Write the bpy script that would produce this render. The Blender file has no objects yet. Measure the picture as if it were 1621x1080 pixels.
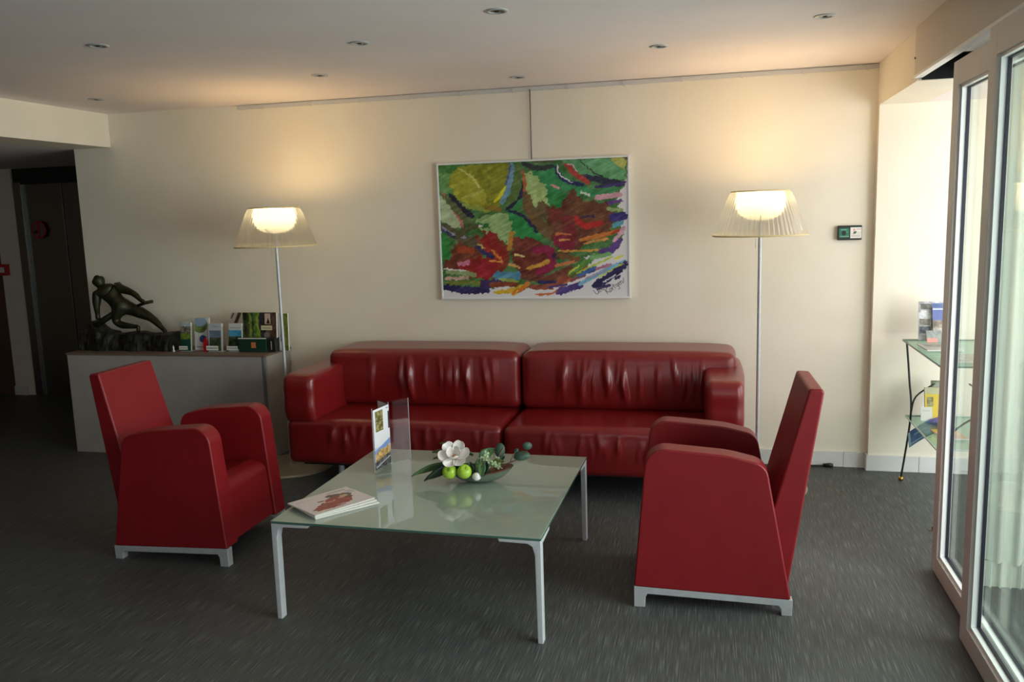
import bpy, bmesh, math, random
import numpy as np
from mathutils import Vector, Matrix, Euler
random.seed(7)
C = bpy.context.scene.collection
S = bpy.context.scene
PI = math.pi

# ------------------------------------------------------------------ camera
cam = bpy.data.cameras.new('camera'); co = bpy.data.objects.new('camera', cam); C.objects.link(co)
Rv = (0.9721917830, 0.2322865592, -0.0297672887)
Uv = (-0.0057501467, 0.1507485408, 0.9885554174)
Fv = (-0.2341155118, 0.9608942876, -0.1478921743)
co.matrix_world = Matrix(((Rv[0], Uv[0], -Fv[0], 0), (Rv[1], Uv[1], -Fv[1], 0), (Rv[2], Uv[2], -Fv[2], 1.65), (0, 0, 0, 1)))
cam.sensor_width = 36; cam.lens = 1338.54 / 1621 * 36; cam.clip_start = .05
S.camera = co
# ------------------------------------------------------------------ world, lights, exposure
w = bpy.data.worlds.new('world'); S.world = w; w.use_nodes = True
bg = w.node_tree.nodes['Background']; bg.inputs[0].default_value = (.88, .95, 1.0, 1); bg.inputs[1].default_value = 1.1
def area(name, loc, rot, sx, sy, power, col):
    l = bpy.data.lights.new(name, 'AREA'); l.shape = 'RECTANGLE'; l.size = sx; l.size_y = sy; l.energy = power; l.color = col
    o = bpy.data.objects.new(name, l); C.objects.link(o); o.location = loc; o.rotation_euler = rot; return o
# daylight falling in through the glass doors beside the camera and the window behind it
area('daylight_doors', (2.6, 2.2, 1.5), (0, math.radians(80), 0), 2.2, 2.6, 190, (.95, .98, 1.0))
area('daylight_window', (-.6, -3.05, 1.5), (math.radians(90), 0, 0), 4.0, 1.9, 5, (.97, .98, 1.0))
area('daylight_far_doors', (2.7, 4.3, 1.5), (0, math.radians(85), 0), 2.0, 1.6, 31, (.95, .98, 1.0))
S.view_settings.view_transform = 'Standard'; S.view_settings.look = 'None'
S.view_settings.gamma = 1; S.view_settings.use_curve_mapping = False
S.view_settings.exposure = 0.22

# ------------------------------------------------------------------ helpers
def link(o, parent=None):
    C.objects.link(o)
    if parent is not None: o.parent = parent
    return o
def tag(o, label=None, cat=None, group=None, kind=None):
    if label: o['label'] = label
    if cat: o['category'] = cat
    if group: o['group'] = group
    if kind: o['kind'] = kind
    return o
def empty(name, loc=(0, 0, 0), rz=0):
    o = bpy.data.objects.new(name, None); C.objects.link(o); o.location = loc; o.rotation_euler = (0, 0, rz); o.empty_display_size = .1
    return o
def mesh_obj(name, verts, faces, mat, parent=None, smooth=False, loc=None, rot=None):
    me = bpy.data.meshes.new(name); me.from_pydata([tuple(v) for v in verts], [], [tuple(f) for f in faces]); me.update()
    if mat: me.materials.append(mat)
    if smooth: me.polygons.foreach_set('use_smooth', [True] * len(me.polygons))
    o = bpy.data.objects.new(name, me); link(o, parent)
    if loc is not None: o.location = loc
    if rot is not None: o.rotation_euler = rot
    return o
def bm_obj(name, bm, mat, parent=None, smooth=False, bevel=0, seg=3, loc=None, rot=None, wn=True):
    bmesh.ops.recalc_face_normals(bm, faces=bm.faces)
    me = bpy.data.meshes.new(name); bm.to_mesh(me); bm.free()
    if mat: me.materials.append(mat)
    if smooth or bevel: me.polygons.foreach_set('use_smooth', [True] * len(me.polygons))
    o = bpy.data.objects.new(name, me); link(o, parent)
    if bevel:
        m = o.modifiers.new('bevel', 'BEVEL'); m.width = bevel; m.segments = seg; m.limit_method = 'ANGLE'; m.angle_limit = math.radians(40)
        if wn:
            n = o.modifiers.new('wn', 'WEIGHTED_NORMAL'); n.keep_sharp = False; n.weight = 100
    if loc is not None: o.location = loc
    if rot is not None: o.rotation_euler = rot
    return o
def box(name, a, b, mat, parent=None, bevel=0, seg=2, **k):
    bm = bmesh.new(); add_box(bm, a, b); return bm_obj(name, bm, mat, parent, bevel=bevel, seg=seg, **k)
def add_box(bm, a, b):
    r = bmesh.ops.create_cube(bm, size=1)['verts']
    for v in r:
        v.co = Vector([a[i] + (b[i] - a[i]) * (v.co[i] + .5) for i in range(3)])
    return r
def add_prism(bm, pts, axis, a, b):
    """extrude 2D polygon pts along axis (0,1,2) from a to b"""
    def mk(p, t):
        if axis == 0: return (t, p[0], p[1])
        if axis == 1: return (p[0], t, p[1])
        return (p[0], p[1], t)
    A = [bm.verts.new(mk(p, a)) for p in pts]; B = [bm.verts.new(mk(p, b)) for p in pts]
    bm.faces.new(A); bm.faces.new(B[::-1])
    n = len(pts)
    for i in range(n): bm.faces.new((A[i], A[(i + 1) % n], B[(i + 1) % n], B[i]))
def fillet(pts, rs, seg=6):
    out = []; n = len(pts)
    for i, p in enumerate(pts):
        r = rs[i] if hasattr(rs, '__len__') else rs
        p = Vector(p); a = Vector(pts[i - 1]) - p; b = Vector(pts[(i + 1) % n]) - p
        if r <= 0: out.append(tuple(p)); continue
        ang = a.angle(b); d = min(r / math.tan(ang / 2), a.length * .49, b.length * .49); rr = d * math.tan(ang / 2)
        p1 = p + a.normalized() * d; p2 = p + b.normalized() * d
        c = p + (a.normalized() + b.normalized()).normalized() * (rr / math.sin(ang / 2))
        v1 = p1 - c; v2 = p2 - c; t = v1.angle(v2)
        for k in range(seg + 1):
            f = k / seg
            q = (v1 * math.sin((1 - f) * t) + v2 * math.sin(f * t)) / math.sin(t) if t > 1e-4 else v1
            out.append(tuple(c + q))
    return out
def lathe(profile, n=48, close=False):
    """profile list of (r,z) -> verts, faces"""
    V = []; Fc = []
    for (r, z) in profile:
        for k in range(n):
            a = 2 * PI * k / n; V.append((r * math.cos(a), r * math.sin(a), z))
    for i in range(len(profile) - 1):
        for k in range(n):
            Fc.append((i * n + k, i * n + (k + 1) % n, (i + 1) * n + (k + 1) % n, (i + 1) * n + k))
    return V, Fc
def tube_obj(name, pts, r, mat, parent=None, n=8, caps=True):
    V, Fc = tube(pts, r, n, caps); return mesh_obj(name, V, Fc, mat, parent, smooth=True)
def tube(pts, r, n=8, caps=True, off=0):
    P = [Vector(p) for p in pts]; rs = r if hasattr(r, '__len__') else [r] * len(P)
    V = []; Fc = []
    up = None
    for i, p in enumerate(P):
        t = (P[min(i + 1, len(P) - 1)] - P[max(i - 1, 0)]).normalized()
        if up is None:
            up = Vector((0, 0, 1)) if abs(t.z) < .9 else Vector((1, 0, 0))
        x = t.cross(up).normalized(); up = x.cross(t).normalized()
        for k in range(n):
            a = 2 * PI * k / n; V.append(tuple(p + (x * math.cos(a) + up * math.sin(a)) * rs[i]))
    for i in range(len(P) - 1):
        for k in range(n):
            Fc.append((off + i * n + k, off + i * n + (k + 1) % n, off + (i + 1) * n + (k + 1) % n, off + (i + 1) * n + k))
    if caps:
        Fc.append(tuple(off + k for k in range(n))[::-1]); Fc.append(tuple(off + (len(P) - 1) * n + k for k in range(n)))
    return V, Fc
def smoothpath(pts, n=8):
    P = [Vector(p) for p in pts]; out = []
    for i in range(len(P) - 1):
        p0 = P[max(i - 1, 0)]; p1 = P[i]; p2 = P[i + 1]; p3 = P[min(i + 2, len(P) - 1)]
        for k in range(n):
            t = k / n
            out.append(.5 * ((2 * p1) + (-p0 + p2) * t + (2 * p0 - 5 * p1 + 4 * p2 - p3) * t * t + (-p0 + 3 * p1 - 3 * p2 + p3) * t ** 3))
    out.append(P[-1]); return out
def axis_samples(h, r, inner):
    a = [-h + r * (1 - math.cos(PI / 2 * k / 5)) for k in range(5)]
    b = list(np.linspace(-h + r, h - r, inner + 1))
    return np.array(a + b + [-v for v in a[::-1]])
def rbox(name, a, b, r, mat, parent=None, dens=.03, disp=None):
    """rounded, finely divided cushion block between corners a,b; disp(p,n)->offset along the normal"""
    a = np.array(a, float); b = np.array(b, float); c = (a + b) / 2; h = (b - a) / 2
    ax = [axis_samples(h[i], r, max(2, int((2 * h[i] - 2 * r) / dens))) for i in range(3)]
    V = []; Fc = []; idx = {}
    def vid(i, j, k):
        key = (i, j, k)
        if key not in idx: idx[key] = len(V); V.append((ax[0][i], ax[1][j], ax[2][k]))
        return idx[key]
    n = [len(x) for x in ax]
    for k in (0, n[2] - 1):
        for i in range(n[0] - 1):
            for j in range(n[1] - 1):
                q = [vid(i, j, k), vid(i + 1, j, k), vid(i + 1, j + 1, k), vid(i, j + 1, k)]; Fc.append(q if k else q[::-1])
    for j in (0, n[1] - 1):
        for i in range(n[0] - 1):
            for k in range(n[2] - 1):
                q = [vid(i, j, k), vid(i + 1, j, k), vid(i + 1, j, k + 1), vid(i, j, k + 1)]; Fc.append(q[::-1] if j else q)
    for i in (0, n[0] - 1):
        for j in range(n[1] - 1):
            for k in range(n[2] - 1):
                q = [vid(i, j, k), vid(i, j + 1, k), vid(i, j + 1, k + 1), vid(i, j, k + 1)]; Fc.append(q if i else q[::-1])
    V = np.array(V); inner = np.clip(V, -(h - r), h - r); d = V - inner
    L = np.linalg.norm(d, axis=1, keepdims=True); N = d / np.maximum(L, 1e-9); P = inner + N * r
    if disp is not None: P = P + N * disp(P / h, P + c, N)[:, None]
    return mesh_obj(name, P + c, Fc, mat, parent, smooth=True)

# ------------------------------------------------------------------ materials
def mat(name, col=(.8, .8, .8), rough=.5, metal=0, spec=.5, coat=0, coat_rough=.05, emit=None, estr=0):
    m = bpy.data.materials.new(name); m.use_nodes = True; p = m.node_tree.nodes['Principled BSDF']
    p.inputs['Base Color'].default_value = (*col, 1); p.inputs['Roughness'].default_value = rough; p.inputs['Metallic'].default_value = metal
    p.inputs['Specular IOR Level'].default_value = spec; p.inputs['Coat Weight'].default_value = coat; p.inputs['Coat Roughness'].default_value = coat_rough
    if emit: p.inputs['Emission Color'].default_value = (*emit, 1); p.inputs['Emission Strength'].default_value = estr
    return m
def srgb(r, g, b):
    f = lambda c: (c / 255) / 12.92 if c <= 10 else (((c / 255) + .055) / 1.055) ** 2.4
    return (f(r), f(g), f(b))
def N(m, t, **k):
    n = m.node_tree.nodes.new(t)
    for a, v in k.items(): setattr(n, a, v)
    return n
def noise_mat(name, c1, c2, scale=5, rough=.6, stretch=(1, 1, 1), bump=0, bscale=None, detail=4, lo=.35, hi=.65, **kw):
    m = mat(name, c1, rough, **kw); nt = m.node_tree; p = nt.nodes['Principled BSDF']
    tc = N(m, 'ShaderNodeTexCoord'); mp = N(m, 'ShaderNodeMapping'); mp.inputs['Scale'].default_value = stretch
    nz = N(m, 'ShaderNodeTexNoise'); nz.inputs['Scale'].default_value = scale; nz.inputs['Detail'].default_value = detail
    cr = N(m, 'ShaderNodeValToRGB'); cr.color_ramp.elements[0].position = lo; cr.color_ramp.elements[1].position = hi
    cr.color_ramp.elements[0].color = (*c1, 1); cr.color_ramp.elements[1].color = (*c2, 1)
    L = nt.links.new
    L(tc.outputs['Object'], mp.inputs[0]); L(mp.outputs[0], nz.inputs['Vector']); L(nz.outputs[0], cr.inputs[0]); L(cr.outputs[0], p.inputs['Base Color'])
    if bump:
        n2 = N(m, 'ShaderNodeTexNoise'); n2.inputs['Scale'].default_value = bscale or scale; n2.inputs['Detail'].default_value = 3
        b = N(m, 'ShaderNodeBump'); b.inputs['Strength'].default_value = bump; b.inputs['Distance'].default_value = .002
        L(mp.outputs[0], n2.inputs['Vector']); L(n2.outputs[0], b.inputs['Height']); L(b.outputs[0], p.inputs['Normal'])
    return m
M = {}
M['wall'] = noise_mat('cream_plaster', srgb(234, 224, 205), srgb(238, 229, 211), 2.5, .85, bump=.12, bscale=60)
M['ceil'] = noise_mat('ceiling_paint', srgb(240, 229, 226), srgb(244, 234, 231), 2, .9, bump=.05, bscale=50)
M['leather'] = noise_mat('red_leather', srgb(118, 19, 21), srgb(126, 22, 24), 7, .33, bump=.16, bscale=170, spec=.5, coat=.25, coat_rough=.2)
M['leather2'] = noise_mat('smooth_red_leather', srgb(126, 16, 23), srgb(133, 19, 26), 7, .42, bump=.12, bscale=190, spec=.45)
M['alu'] = noise_mat('satin_aluminium', srgb(188, 190, 192), srgb(196, 198, 200), 30, .42, metal=.35)
M['white'] = mat('white_enamel', srgb(232, 232, 230), .35)
M['doorframe'] = mat('painted_door_aluminium', srgb(205, 200, 192), .4)
M['black'] = mat('black_rubber', (.008, .008, .02), .5)
M['blackmetal'] = mat('black_metal', (.012, .014, .012), .35, spec=.5)
M['brass'] = mat('brass', srgb(196, 150, 70), .25, metal=1)
M['tile'] = noise_mat('white_skirting_tile', srgb(214, 212, 208), srgb(222, 220, 216), 9, .3)
M['grout'] = mat('grout', srgb(150, 146, 140), .9)
M['laminate'] = noise_mat('grey_beige_laminate', srgb(168, 160, 152), srgb(176, 168, 160), 8, .5)
M['edge'] = mat('brown_edging', srgb(118, 98, 84), .5)
M['steel'] = noise_mat('brushed_dark_steel', srgb(124, 126, 123), srgb(138, 140, 136), 25, .34, stretch=(30, 1, 1), metal=1)
M['darkhead'] = mat('black_lintel', (.012, .013, .012), .5)
M['brown'] = noise_mat('brown_door_paint', srgb(92, 62, 52), srgb(100, 70, 58), 6, .5)
M['redpaint'] = mat('red_paint', srgb(190, 20, 26), .4)
M['bronze'] = noise_mat('dark_bronze', srgb(34, 34, 20), srgb(56, 56, 34), 14, .45, metal=.55, bump=.3, bscale=40)
M['rock'] = noise_mat('dark_mottled_stone', srgb(16, 16, 12), srgb(70, 66, 48), 22, .5, bump=.8, bscale=30, lo=.5, hi=.8)
M['rim'] = mat('cream_lamp_rim', srgb(226, 205, 150), .4)
M['paper'] = mat('white_paper', srgb(225, 222, 215), .6)
M['apple'] = noise_mat('green_apple_skin', srgb(150, 190, 40), srgb(176, 208, 70), 6, .3, spec=.6)
M['twig'] = noise_mat('twig_bark', srgb(96, 66, 50), srgb(150, 112, 92), 30, .8)
M['leafdark'] = noise_mat('dark_magnolia_leaf', srgb(18, 38, 22), srgb(32, 56, 30), 8, .35)
M['leafgreen'] = noise_mat('mid_green_leaf', srgb(58, 92, 52), srgb(82, 112, 62), 8, .4)
M['leafolive'] = noise_mat('olive_leaf', srgb(92, 104, 48), srgb(120, 128, 70), 8, .45)
M['leafgrey'] = noise_mat('grey_green_eucalyptus_leaf', srgb(62, 92, 76), srgb(78, 106, 90), 8, .5)
M['hydrangea'] = noise_mat('pale_green_bract', srgb(140, 164, 120), srgb(176, 192, 150), 12, .6)
M['petal'] = noise_mat('white_magnolia_petal', srgb(236, 228, 222), srgb(244, 240, 234), 8, .55)
M['pistil'] = mat('orange_flower_heart', srgb(196, 120, 70), .6)
M['bowl'] = noise_mat('grey_green_ceramic', srgb(96, 112, 98), srgb(112, 126, 112), 12, .45)
M['bowlin'] = noise_mat('rusty_brown_bowl_interior', srgb(130, 84, 64), srgb(150, 104, 82), 12, .5)
M['soil'] = noise_mat('floral_foam', srgb(40, 56, 32), srgb(62, 76, 44), 30, .9)
M['lens'] = mat('spot_reflector', srgb(120, 116, 108), .25, metal=.8)
M['dark'] = mat('dark_recess', (.01, .01, .01), .8)
M['ground'] = noise_mat('exterior_paving', srgb(170, 168, 160), srgb(186, 184, 176), 3, .9)
M['greenbox'] = mat('dark_green_card', srgb(16, 56, 40), .5)
M['orange'] = mat('orange_card', srgb(208, 120, 70), .6)
M['rail'] = mat('grey_rail', srgb(205, 202, 198), .4)

# carpet: woven vinyl with fine threads running into the room
m = mat('woven_vinyl', (.05, .05, .05), .55, spec=.4); M['floor'] = m; nt = m.node_tree; L = nt.links.new; p = nt.nodes['Principled BSDF']
tc = N(m, 'ShaderNodeTexCoord')
mp = N(m, 'ShaderNodeMapping'); mp.inputs['Scale'].default_value = (230, 7, 1); mp2 = N(m, 'ShaderNodeMapping'); mp2.inputs['Scale'].default_value = (1.2, .7, 1)
n1 = N(m, 'ShaderNodeTexNoise'); n1.inputs['Scale'].default_value = 1; n1.inputs['Detail'].default_value = 2
n2 = N(m, 'ShaderNodeTexNoise'); n2.inputs['Scale'].default_value = 1; n2.inputs['Detail'].default_value = 2
cr = N(m, 'ShaderNodeValToRGB'); e = cr.color_ramp.elements
e[0].position = .42; e[0].color = (*srgb(72, 73, 72), 1); e[1].position = .76; e[1].color = (*srgb(126, 126, 123), 1)
x = e.new(.6); x.color = (*srgb(90, 91, 89), 1)
mx = N(m, 'ShaderNodeMix', data_type='RGBA', blend_type='MULTIPLY'); mx.inputs[0].default_value = .18
L(tc.outputs['Object'], mp.inputs[0]); L(tc.outputs['Object'], mp2.inputs[0]); L(mp.outputs[0], n1.inputs['Vector']); L(mp2.outputs[0], n2.inputs['Vector'])
L(n1.outputs[0], cr.inputs[0]); L(cr.outputs[0], mx.inputs[6]); L(n2.outputs[0], mx.inputs[7]); L(mx.outputs[2], p.inputs['Base Color'])
b = N(m, 'ShaderNodeBump'); b.inputs['Strength'].default_value = .5; b.inputs['Distance'].default_value = .002; L(n1.outputs[0], b.inputs['Height']); L(b.outputs[0], p.inputs['Normal'])

def glassy(name, tint=(1, 1, 1), gloss=.1, rough=.02, graze=.3):
    m = bpy.data.materials.new(name); m.use_nodes = True; nt = m.node_tree; nt.nodes.clear(); L = nt.links.new
    o = N(m, 'ShaderNodeOutputMaterial'); t = N(m, 'ShaderNodeBsdfTransparent'); t.inputs[0].default_value = (*tint, 1)
    g = N(m, 'ShaderNodeBsdfGlossy'); g.inputs['Roughness'].default_value = rough
    lw = N(m, 'ShaderNodeLayerWeight'); lw.inputs['Blend'].default_value = .35
    mt = N(m, 'ShaderNodeMath', operation='MULTIPLY'); mt.inputs[1].default_value = graze; ad = N(m, 'ShaderNodeMath', operation='ADD'); ad.inputs[1].default_value = gloss
    mix = N(m, 'ShaderNodeMixShader'); L(lw.outputs['Fresnel'], mt.inputs[0]); L(mt.outputs[0], ad.inputs[0]); L(ad.outputs[0], mix.inputs[0])
    L(t.outputs[0], mix.inputs[1]); L(g.outputs[0], mix.inputs[2]); L(mix.outputs[0], o.inputs[0]); return m
M['pane'] = glassy('door_glass', (.93, .97, .95), .02)
M['acrylic'] = glassy('clear_acrylic', (.93, .94, .94), .02, .02, .08)
M['acrylicedge'] = mat('acrylic_edge', srgb(200, 208, 206), .2)
M['shelfglass'] = glassy('shelf_glass', (.75, .9, .84), .08)
M['curtain'] = None
m = bpy.data.materials.new('sheer_curtain'); m.use_nodes = True; nt = m.node_tree; nt.nodes.clear(); L = nt.links.new; M['curtain'] = m
o_ = N(m, 'ShaderNodeOutputMaterial'); d_ = N(m, 'ShaderNodeBsdfDiffuse'); d_.inputs[0].default_value = (*srgb(226, 228, 218), 1)
t_ = N(m, 'ShaderNodeBsdfTranslucent'); t_.inputs[0].default_value = (*srgb(226, 230, 220), 1); x_ = N(m, 'ShaderNodeMixShader'); x_.inputs[0].default_value = .45
L(d_.outputs[0], x_.inputs[1]); L(t_.outputs[0], x_.inputs[2]); L(x_.outputs[0], o_.inputs[0])
# lamp glass: ribbed pressed glass, metallised inside
m = bpy.data.materials.new('ribbed_lamp_glass'); m.use_nodes = True; nt = m.node_tree; nt.nodes.clear(); L = nt.links.new; M['shade'] = m
o_ = N(m, 'ShaderNodeOutputMaterial'); tr = N(m, 'ShaderNodeBsdfTransparent'); tr.inputs[0].default_value = (.98, .96, .9, 1)
tl = N(m, 'ShaderNodeBsdfTranslucent'); tl.inputs[0].default_value = (*srgb(255, 248, 230), 1)
gl = N(m, 'ShaderNodeBsdfGlossy'); gl.inputs[0].default_value = (.78, .78, .77, 1); gl.inputs['Roughness'].default_value = .18
a1 = N(m, 'ShaderNodeMixShader'); a1.inputs[0].default_value = .28; a2 = N(m, 'ShaderNodeMixShader'); a2.inputs[0].default_value = .36
rf = N(m, 'ShaderNodeBsdfRefraction'); rf.inputs['Roughness'].default_value = .32; rf.inputs['IOR'].default_value = 1.06
a0 = N(m, 'ShaderNodeMixShader'); a0.inputs[0].default_value = .72; L(tr.outputs[0], a0.inputs[1]); L(rf.outputs[0], a0.inputs[2]); L(a0.outputs[0], a1.inputs[1]); L(tl.outputs[0], a1.inputs[2]); L(a1.outputs[0], a2.inputs[1]); L(gl.outputs[0], a2.inputs[2]); L(a2.outputs[0], o_.inputs[0])
M['diffuser'] = mat('etched_diffuser', srgb(255, 240, 205), .5, emit=srgb(255, 232, 178), estr=1.5)
m = M['diffuser']; g_ = N(m, 'ShaderNodeTexCoord'); sp_ = N(m, 'ShaderNodeSeparateXYZ'); mr_ = N(m, 'ShaderNodeMapRange')
for k_, v_ in (('From Min', 1.565), ('From Max', 1.66), ('To Min', .75), ('To Max', 3.0)): mr_.inputs[k_].default_value = v_
L = m.node_tree.links.new; L(g_.outputs['Object'], sp_.inputs[0]); L(sp_.outputs[2], mr_.inputs[0]); L(mr_.outputs[0], m.node_tree.nodes['Principled BSDF'].inputs['Emission Strength'])
M['bulb'] = mat('lit_bulb', (1, 1, 1), .5, emit=srgb(255, 232, 180), estr=16)
M['tableglass'] = noise_mat('green_white_backpainted_glass', srgb(148, 163, 148), srgb(150, 165, 150), 2, .35, spec=.5, coat=1.0, coat_rough=.015)
M['glassedge'] = mat('green_glass_edge', srgb(70, 104, 92), .2)

# print material reading the colour attribute of a finely divided sheet
def print_mat(name, rough=.5, coat=0):
    m = mat(name, (1, 1, 1), rough, coat=coat); a = N(m, 'ShaderNodeAttribute'); a.attribute_name = 'print'
    m.node_tree.links.new(a.outputs['Color'], m.node_tree.nodes['Principled BSDF'].inputs['Base Color']); return m
M['print'] = print_mat('printed_paper', .45); M['printgloss'] = print_mat('glossy_print', .3, .35); M['canvas'] = print_mat('acrylic_paint_on_paper', .5)

# ------------------------------------------------------------------ raster print helper (numpy drawing on a grid, y down, units 0..w,0..h)
def vnoise(X, Y, seed=0):
    xi = np.floor(X).astype(int); yi = np.floor(Y).astype(int); fx = X - xi; fy = Y - yi
    def hsh(a, b): 
        v = np.sin(a * 127.1 + b * 311.7 + seed * 74.7) * 43758.5453; return v - np.floor(v)
    fx = fx * fx * (3 - 2 * fx); fy = fy * fy * (3 - 2 * fy)
    return (hsh(xi, yi) * (1 - fx) + hsh(xi + 1, yi) * fx) * (1 - fy) + (hsh(xi, yi + 1) * (1 - fx) + hsh(xi + 1, yi + 1) * fx) * fy
class Pic:
    def __init__(s, W, H, n, bg=(230, 228, 222)):
        s.W, s.H = W, H; s.nx = n; s.ny = max(4, int(n * H / W)); x = np.linspace(0, W, s.nx); y = np.linspace(0, H, s.ny)
        s.X, s.Y = np.meshgrid(x, y); s.img = np.ones((s.ny, s.nx, 3)) * np.array(bg, float)
    def warp(s, amp, sc, seed=1):
        return s.X + (vnoise(s.X / sc, s.Y / sc, seed) - .5) * 2 * amp, s.Y + (vnoise(s.X / sc, s.Y / sc, seed + 9) - .5) * 2 * amp
    def put(s, mask, col, var=0, vs=30, seed=3, a=1):
        c = np.array(col, float)
        if var: 
            v = (vnoise(s.X / vs, s.Y / vs, seed) - .5) * 2 * var + (vnoise(s.X / vs * 3, s.Y / vs * 3, seed + 5) - .5) * var
            cc = c[None, None, :] + v[..., None]
        else: cc = np.ones_like(s.img) * c
        mk = (mask * a)[..., None]; s.img = s.img * (1 - mk) + np.clip(cc, 0, 255) * mk
    def poly(s, pts, col, warp=0, sc=12, seed=1, **k):
        X, Y = s.warp(warp, sc, seed) if warp else (s.X, s.Y)
        ins = np.zeros(X.shape, bool); n = len(pts)
        for i in range(n):
            x1, y1 = pts[i]; x2, y2 = pts[(i + 1) % n]
            if y1 == y2: continue
            c = ((y1 > Y) != (y2 > Y)) & (X < (x2 - x1) * (Y - y1) / (y2 - y1) + x1); ins ^= c
        s.put(ins.astype(float), col, **k)
    def stroke(s, pts, w, col, warp=0, sc=8, seed=1, taper=False, **k):
        P = [tuple(q)[:2] for q in smoothpath([(x, y, 0) for x, y in pts], 6)] if len(pts) > 2 else pts
        X, Y = s.warp(warp, sc, seed) if warp else (s.X, s.Y)
        mk = np.zeros(X.shape); n = len(P)
        for i in range(n - 1):
            x1, y1 = P[i]; x2, y2 = P[i + 1]; dx, dy = x2 - x1, y2 - y1; l2 = dx * dx + dy * dy + 1e-9
            t = np.clip(((X - x1) * dx + (Y - y1) * dy) / l2, 0, 1); d = np.hypot(X - x1 - t * dx, Y - y1 - t * dy)
            f = (i + .5) / n; ww = w / 2 * ((1 - (2 * f - 1) ** 4 * .7) if taper else 1)
            mk = np.maximum(mk, np.clip((ww - d) / (max(s.W / s.nx, .001)) + .5, 0, 1))
        s.put(mk, col, **k)
    def ell(s, cx, cy, rx, ry, col, **k):
        s.put((((s.X - cx) / rx) ** 2 + ((s.Y - cy) / ry) ** 2 < 1).astype(float), col, **k)
    def rect(s, x0, y0, x1, y1, col, **k):
        s.put(((s.X >= x0) & (s.X <= x1) & (s.Y >= y0) & (s.Y <= y1)).astype(float), col, **k)
    def sheet(s, name, corners, mtl, parent=None, bend=None):
        """corners TL,TR,BR,BL in local space"""
        TL, TR, BR, BL = [np.array(c, float) for c in corners]
        u = (s.X / s.W)[..., None]; v = (s.Y / s.H)[..., None]
        P = (TL * (1 - u) + TR * u) * (1 - v) + (BL * (1 - u) + BR * u) * v
        if bend is not None: P = bend(P, u[..., 0], v[..., 0])
        idx = np.arange(s.nx * s.ny).reshape(s.ny, s.nx)
        Fc = np.stack([idx[:-1, :-1], idx[1:, :-1], idx[1:, 1:], idx[:-1, 1:]], -1).reshape(-1, 4)
        me = bpy.data.meshes.new(name); me.from_pydata(P.reshape(-1, 3).tolist(), [], Fc.tolist()); me.update(); me.materials.append(mtl)
        at = me.color_attributes.new('print', 'FLOAT_COLOR', 'POINT'); c = s.img / 255
        lin = np.where(c <= .04045, c / 12.92, ((np.maximum(c, 0) + .055) / 1.055) ** 2.4)
        at.data.foreach_set('color', np.concatenate([lin, np.ones((*lin.shape[:2], 1))], -1).reshape(-1).astype(np.float32))
        o = bpy.data.objects.new(name, me); return link(o, parent)
def scribble(pic, x0, y0, w, h, col=(60, 60, 60), lines=1, lw=None, seed=1):
    """small illegible print"""
    rnd = random.Random(seed); lw = lw or h * .35
    for l in range(lines):
        y = y0 + (l + .5) * h / lines; x = x0
        while x < x0 + w:
            d = rnd.uniform(.06, .16) * w; pic.stroke([(x, y), (min(x + d, x0 + w), y)], lw / lines, col, a=.8); x += d + w * .03

# ================================================================== SETTING
WY = 5.55; WX = .93; CZ = 2.47
def st(o, kind='structure'): o['kind'] = kind; return o
st(box('floor', (-9, -3.2, -.1), (.98, 9, 0), M['floor']))
st(box('floor', (.98, -3.2, -.1), (2.1, 5.55, 0), M['floor']))
# ground outside
g = box('ground', (2.1, -9, -.2), (14, 14, -.03), M['ground']); st(g)
st(box('trim_slot_shade', (WX + .022, 4.515, 2.228), (WX + .19, 4.53, 2.4), M['dark']))  # added black plate, paints the shade at the end of the door slot
# ceiling: main slab with round holes is simple slab; spots hang flush under it
st(box('ceiling', (-4.37, -3.2, CZ), (WX + .25, 5.6, CZ + .1), M['ceil']))
st(box('ceiling', (-9, -3.2, 2.23), (-4.69, 9, 2.33), M['ceil']))
st(box('wall_beam', (-4.69, -3.2, 2.23), (-4.37, 5.56, CZ + .1), M['wall']))
st(box('wall_back', (-4.69, WY, 0), (WX, WY + .2, CZ), M['wall']))
st(box('wall_lobby', (-4.69, WY + .2, 0), (-4.55, 7.2, 2.33), M['wall']))
st(box('wall_pier', (WX, 5.49, 0), (2.1, 5.75, CZ), M['wall']))
st(box('wall_right', (WX, 4.53, 2.225), (WX + .26, 5.49, CZ), M['wall']))
bm = bmesh.new(); add_box(bm, (WX, -3.2, 2.25), (WX + .03, 4.53, CZ)); add_box(bm, (WX + .19, -3.2, 2.225), (WX + .26, 4.53, CZ)); add_box(bm, (WX + .03, -3.2, 2.40), (WX + .19, 4.53, CZ)); st(bm_obj('wall_door_head', bm, M['dark']))  # head over the doors coloured black for the shade inside the slot
st(box('ceiling', (WX + .26, -3.2, 2.225), (2.1, 5.49, 2.4), M['ceil']))
# unseen enclosure: left end, lobby rear, wall behind the camera with a window opening
DIM_WALL = noise_mat('bounce_cutting_brown', srgb(110, 84, 64), srgb(124, 96, 74), 3, .5, stretch=(6, 6, .6))  # invented dark brown for the unseen walls, to cut bounced light at the left
st(box('wall_left', (-9.1, -3.2, 0), (-8.9, 9, 2.33), DIM_WALL))
bm = bmesh.new()
add_box(bm, (-9, -3.3, 0), (-2.6, -3.15, CZ)); add_box(bm, (1.4, -3.3, 0), (2.1, -3.15, CZ)); add_box(bm, (-2.6, -3.3, 0), (1.4, -3.15, .55)); add_box(bm, (-2.6, -3.3, 2.35), (1.4, -3.15, CZ))
st(bm_obj('wall_front', bm, DIM_WALL))
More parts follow.
